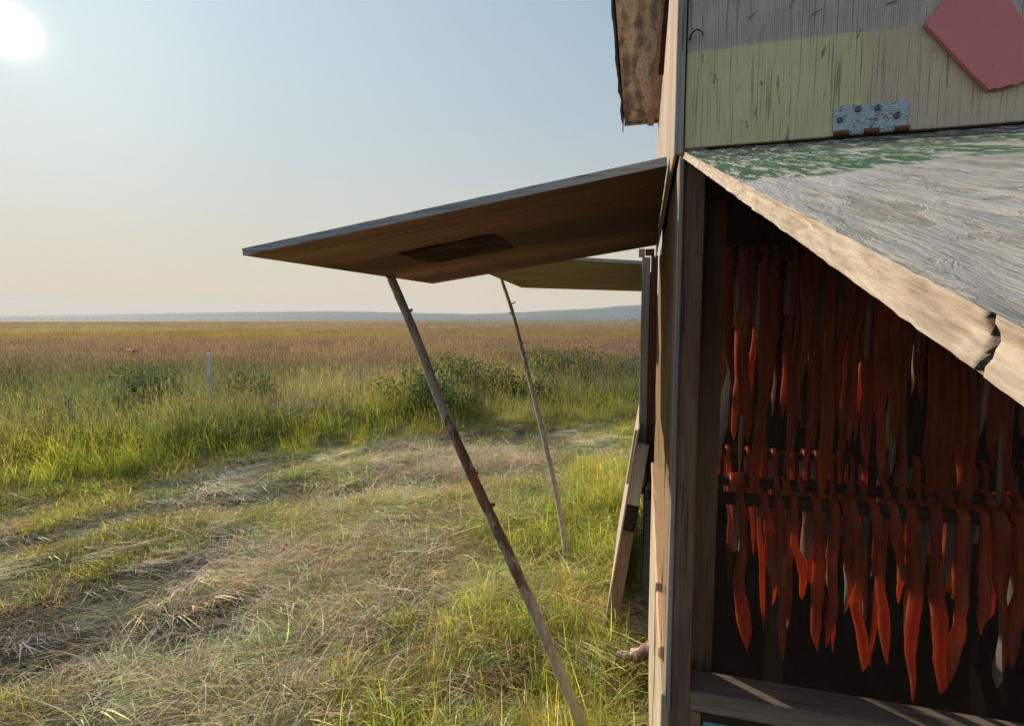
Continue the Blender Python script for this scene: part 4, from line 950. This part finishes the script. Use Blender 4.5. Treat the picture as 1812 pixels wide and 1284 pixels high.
def strip(x, rod, L, w, lean_, twist, tipgrey, label, back=.30, thick=.0075, seed=0):
    y, z, r_ = rods[rod]; root = Vector((x, y + rnd.uniform(-.004, .004), z)); root_o = empty('salmon_strip', root, label, 'fish strip', f'salmon strips hung on the {rod} rod')
    C = []; rr = r_ + thick * .5 + .001
    for i in range(5): C.append((Vector((0, rr + .006 * (1 - i / 4), -L * back * (1 - i / 4))), .5))
    for i in range(1, 6): a = math.pi * i / 6; C.append((Vector((0, rr * math.cos(a), rr * math.sin(a))), .6))
    n = 16
    for i in range(n + 1):
        t_ = i / n; C.append((Vector((lean_ * t_ + .011 * min(1, t_ * 4) * mnoise.noise(Vector((t_ * 2.6, seed, 0))) + .004 * mnoise.noise(Vector((t_ * 8, seed, 0))), -rr - .004 * math.sin(t_ * 3) + .008 * min(1, t_ * 3) * mnoise.noise(Vector((t_ * 2.2, seed, 30))), -L * t_)), t_))
    fl_, sk = [], []; N = 8; nc = len(C); w *= rnd.uniform(.62, .88); tw0 = rnd.uniform(-.95, -.1); bulge = rnd.uniform(.2, .85); tip0 = rnd.uniform(.62, .93); tipp = rnd.uniform(1.2, 3.0); wv = rnd.uniform(.005, .016)
    for i, (c, t_) in enumerate(C):
        down = i >= 10; tan = (C[min(i + 1, nc - 1)][0] - C[max(i - 1, 0)][0]).normalized()
        if down:
            ww = w * (.86 + .26 * math.exp(-((t_ - bulge) / .25) ** 2) + .30 * mnoise.noise(Vector((t_ * 3.1, seed, 9)))) * (1 - max(0, (t_ - tip0) / (1 - tip0)) ** tipp * .92); tw = tw0 * min(1, t_ * 2.5) + twist * max(0, t_ - .05) + 1.1 * mnoise.noise(Vector((t_ * 2.3, seed, 20)))
            ww *= 1 + .12 * mnoise.noise(Vector((t_ * 7, seed, 3)))
        else: ww = w * (.45 + .07 * min(i, 5)); tw = 0
        s = Vector((math.cos(tw), math.sin(tw), 0)); s = (s - tan * s.dot(tan)).normalized(); u = tan.cross(s)
        th = thick * (1 - max(0, (t_ - .8)) * 2.5 if down else .8)
        for k in range(N): a = 2 * math.pi * k / N; fl_.append(c + s * math.cos(a) * ww / 2 + u * math.sin(a) * th * (1.0 if math.sin(a) > 0 else .5))
        for k in range(4): q = -1 + 2 * k / 3; sk.append(c + s * q * ww * .485 - u * (th * .5 * math.sqrt(max(0.02, 1 - q * q * .9)) + .0012))
    F = [(i * N + k, i * N + (k + 1) % N, (i + 1) * N + (k + 1) % N, (i + 1) * N + k) for i in range(nc - 1) for k in range(N)] + [tuple(range(N))[::-1], tuple(range((nc - 1) * N, nc * N))]
    mesh_obj('flesh', fl_, F, M['flesh'], None, None, True).parent = root_o
    F = [(i * 4 + k, i * 4 + k + 1, (i + 1) * 4 + k + 1, (i + 1) * 4 + k) for i in range(nc - 1) for k in range(3)]
    mesh_obj('skin', sk, F, M['skin'], None, None, True).parent = root_o
ORD = ['first', 'second', 'third', 'fourth', 'fifth', 'sixth', 'seventh', 'eighth', 'ninth', 'tenth', 'eleventh', 'twelfth', 'thirteenth', 'fourteenth', 'fifteenth', 'sixteenth', 'seventeenth', 'eighteenth', 'nineteenth', 'twentieth', 'twenty-first', 'twenty-second', 'twenty-third', 'twenty-fourth', 'twenty-fifth', 'twenty-sixth', 'twenty-seventh']
def row(rod, items, flip_words=True):
    items = sorted(items)
    for i, (x, L, w, ln, tw) in enumerate(items):
        skin = abs((tw % (2 * math.pi)) - math.pi) < 1.2
        look = ('wide ' if w > .031 else 'narrow ' if w < .021 else '') + ('long ' if L > .40 else 'short ' if L < .28 else '')
        strip(x, rod, L, w, ln, tw, 0, f'{look}{"silver skinned salmon strip" if skin else "orange red salmon strip"}, {ORD[i]} from the left on the {rod} rod', back=rnd.uniform(.2, .5), seed=x * 37 + len(rod))
def frontrow(rod, data):
    y, z, _ = rods[rod]; out = []
    for tx, bx, by, wpx, tw in data:
        a = at(tx, 880 if 'lower' in rod else 470, Y=y); b = at(bx, by, Y=y - .016); dep = camd(a.x, y)[0]
        out.append((a.x, max(.12, z - b.z), wpx * dep / FPX * 1.06, b.x - a.x, tw))
    return out
row('lower front', frontrow('lower front', [(1307, 1317, 1150, 25, .15), (1349, 1366, 1040, 20, .4), (1374, 1383, 1162, 25, -.5), (1402, 1424, 1062, 20, .5), (1442, 1447, 1152, 28, .1), (1472, 1464, 1140, 21, -.3), (1490, 1494, 1080, 18, 3.6), (1503, 1527, 1186, 27, .2),
    (1543, 1568, 1172, 26, .25), (1576, 1598, 1030, 24, 3.0), (1607, 1609, 1236, 31, -.15), (1652, 1660, 1224, 32, .1), (1697, 1672, 1200, 26, -.3), (1735, 1738, 1120, 22, .3), (1764, 1762, 1215, 34, 3.3), (1796, 1790, 1180, 30, .2), (1840, 1838, 1200, 30, .1), (1885, 1890, 1180, 30, -.2)]))
def randrow(rod, xa, xb, n, La, Lb, wl=.020, wh=.032):
    xs = [xa + (xb - xa) * (i + rnd.uniform(.15, .85)) / n for i in range(n)]
    row(rod, [(x, rnd.uniform(La, Lb), rnd.uniform(wl, wh), rnd.uniform(-.02, .03), rnd.choice([0, .4, -.5, 1.0, -1.2, 3.3, 3.7, 3.1, .1, .2]) + rnd.uniform(-.2, .2)) for x in xs])
randrow('lower middle', .16, 1.05, 27, .20, .44, .016, .030)
randrow('lower back', .16, 1.30, 27, .25, .46, .018, .034)
randrow('upper front', .150, .80, 27, .34, .57, .014, .032)
randrow('upper middle', .16, 1.05, 26, .34, .58, .018, .034)
randrow('upper back', .18, 1.35, 24, .36, .56, .022, .038)

# ------------------------------------------------------------------ things out in the meadow
sp_ = at(369, 668, z=.62)
sp_ = Vector((sp_.x, sp_.y, 0)); tw_ = at(369, 625, Y=sp_.y).z
ww = .034
v, f = merge(tube_data([Vector((0, 0, -.05)), Vector((.004, 0, tw_ * .6)), Vector((.012, 0, tw_))], [ww, ww, ww * .95], 4))
M['stake'] = mat_simple('bluish_white_paint', (.48, .55, .60), (.68, .73, .76), 12, .6, .3)
st = mesh_obj('stake', v, f, M['stake'], None, sp_); tag(st, 'bluish white marker stake standing in the tall grass', 'stake')
cp = at(233, 621, z=.74); V, F = [], []
for i in range(9):
    for j in range(5): V.append(Vector(((i - 4) * .035, (j - 2) * .05, .05 * mnoise.noise(Vector((i * .6, j * .8, 2))) + .03 * math.sin(i * .9) - .012 * abs(j - 2) + .004 * j)))
F = [(i * 5 + j, i * 5 + j + 1, i * 5 + 6 + j, i * 5 + 5 + j) for i in range(8) for j in range(4)]
M['cloth'] = mat_simple('salmon_pink_cloth', (.55, .20, .15), (.75, .33, .25), 20, .8, .2)
co = mesh_obj('scrap', V, F, M['cloth'], None, cp, True); sm_ = co.modifiers.new('thick', 'SOLIDIFY'); sm_.thickness = .006; tag(co, 'small pinkish orange scrap caught on top of the wild grass at the left', 'scrap')

def leaf_cloud(n, rx, ry, rz, size, seed):
    r_ = random.Random(seed); V, F = [], []; lobes = [(r_.uniform(-.6, .6) * rx, r_.uniform(-.6, .6) * ry, r_.uniform(.3, .75) * rz, r_.uniform(.35, .6)) for _ in range(9)]
    for _ in range(n):
        lx, ly, lz, lr = r_.choice(lobes); d = Vector((r_.gauss(0, 1), r_.gauss(0, 1), r_.gauss(0, 1))).normalized() * (r_.random() ** .4)
        c = Vector((lx + d.x * rx * lr, ly + d.y * ry * lr, max(.03, lz + d.z * rz * lr))); a = Vector((r_.gauss(0, 1), r_.gauss(0, 1), r_.gauss(0, .5) + .3)).normalized(); b = a.cross(Vector((r_.gauss(0, 1), r_.gauss(0, 1), r_.gauss(0, 1)))).normalized()
        s = size * r_.uniform(.6, 1.3); o = len(V); V += [c - a * s, c + b * s * .38, c + a * s, c - b * s * .38]; F.append((o, o + 1, o + 2, o + 3))
    return V, F
bushes = [(845, 690, 1.15, 'wide leafy green bush between the two prop poles', 1), (735, 700, .8, 'leafy green weed bush just left of the thick pole', 2), (985, 678, 1.25, 'dark rounded bush just right of the thin pole', 3), (1085, 680, 1.1, 'leafy bush at the right edge of the meadow by the shed', 4),
          (258, 705, .8, 'dark low bush among the grass left of the stake', 5), (442, 700, .55, 'small bush right of the stake', 6), (915, 694, .9, 'low weed bush seen behind the thin pole', 7), (790, 708, .7, 'small green bush just right of the thick pole', 8)]
for px, py, s, lab, sd_ in bushes:
    g = at(px, py - 48, z=.72); D = (g.x ** 2 + g.y ** 2) ** .5
    root = empty('leafy_bush', Vector((g.x, g.y, -.05)), lab, 'bush', 'bushes in the meadow')
    v, f = leaf_cloud(int(2400 * s), .95 * s, .5 * s, .80 * (.7 + .3 * s), .036, sd_); mesh_obj('foliage', v, f, M['bush'], None).parent = root
    vf = [tube_data([Vector((0, 0, -.03)), Vector((math.cos(k) * .18 * s, math.sin(k) * .18 * s, .3 * s)), Vector((math.cos(k) * .4 * s, math.sin(k) * .35 * s, .6 * s))], [.008, .006, .003], 5) for k in (0, 1.3, 2.5, 3.9, 5.2)]
    v, f = merge(*vf); mesh_obj('stem', v, f, M['stem'], None).parent = root
spikes = [(727, 640, 'front of the thick pole'), (840, 641, 0), (1063, 656, 0), (1109, 630, 0), (1125, 630, 0), (430, 641, 0), (334, 640, 0), (620, 634, 0), (637, 655, 0), (500, 612, 0), (122, 706, 0), (250, 643, 0), (270, 640, 0), (958, 620, 0)]
slab = {727: 'pale lilac flower spike just left of the thick pole', 840: 'lilac flower spike between the two poles', 1063: 'lilac flower spike in front of the right edge bush', 1109: 'lilac flower spike left of another at the rack post', 1125: 'lilac flower spike closest to the rack post',
        430: 'purplish flower spike right of the white stake', 334: 'small purple flower spike left of the white stake', 620: 'faint lilac flower spike half way between stake and thick pole', 637: 'low lilac flower spike left of the thick pole', 500: 'distant lilac flower spike right of the stake',
        122: 'bluish flower spike low at the far left', 250: 'purple spike standing behind the dark low bush', 270: 'purple spike right of another behind the dark low bush', 958: 'purplish spike right of the thin pole'}
for px, py, _ in spikes:
    g = at(px, py + 44, z=.30); top = at(px, py, Y=g.y).z; root = empty('flower_spike', Vector((g.x, g.y, 0)), slab[px], 'flower', 'lilac flower spikes in the meadow')
    v, f = tube_data([Vector((0, 0, -.02)), Vector((.01, 0, top * .5)), Vector((.02, 0, top))], [.005, .004, .002], 5); mesh_obj('stem', v, f, M['stem'], None).parent = root
    V, F = [], []; L_ = min(.26, top * .4)
    for k in range(80):
        q = k / 80; zz = top - L_ + L_ * q * 1.04; a = k * 2.4; r_ = .028 * (1.1 - q); o = len(V); c = Vector((.02 + math.cos(a) * r_, math.sin(a) * r_, zz)); e = .011
        V += [c + Vector((math.cos(a) * e, math.sin(a) * e, -e * .4)), c + Vector((-math.sin(a) * e * .7, math.cos(a) * e * .7, e * .5)), c - Vector((math.cos(a) * e, math.sin(a) * e, 0)), c + Vector((math.sin(a) * e * .7, -math.cos(a) * e * .7, e * .5))]; F.append((o, o + 1, o + 2, o + 3))
    mesh_obj('bloom', V, F, M['petal'], None).parent = root
# tiny white flowers at the left
M['white'] = mat_simple('white_petals', (.75, .75, .70), (.82, .82, .78), 20, .7, .1); V, F = [], []
for _ in range(70):
    px, py = rnd.uniform(-60, 240), rnd.uniform(632, 770) - 10
    if rnd.random() < .25: px = rnd.uniform(200, 700)
    g = at(px, py, z=.66 + rnd.uniform(-.06, .06)); e = .011 * rnd.uniform(.6, 1.2)
    if edge_dist(g.x, g.y) < .2: continue
    for k in range(6):
        a = k * 1.047; o = len(V); V += [g, g + Vector((math.cos(a - .3) * e, math.sin(a - .3) * e, .008)), g + Vector((math.cos(a) * e * 1.4, math.sin(a) * e * 1.4, .004)), g + Vector((math.cos(a + .3) * e, math.sin(a + .3) * e, .008))]; F.append((o, o + 1, o + 2, o + 3))
tag(mesh_obj('white_wildflowers', V, F, M['white'], None), 'tiny white wildflowers scattered over the tall grass', None, None, 'stuff')
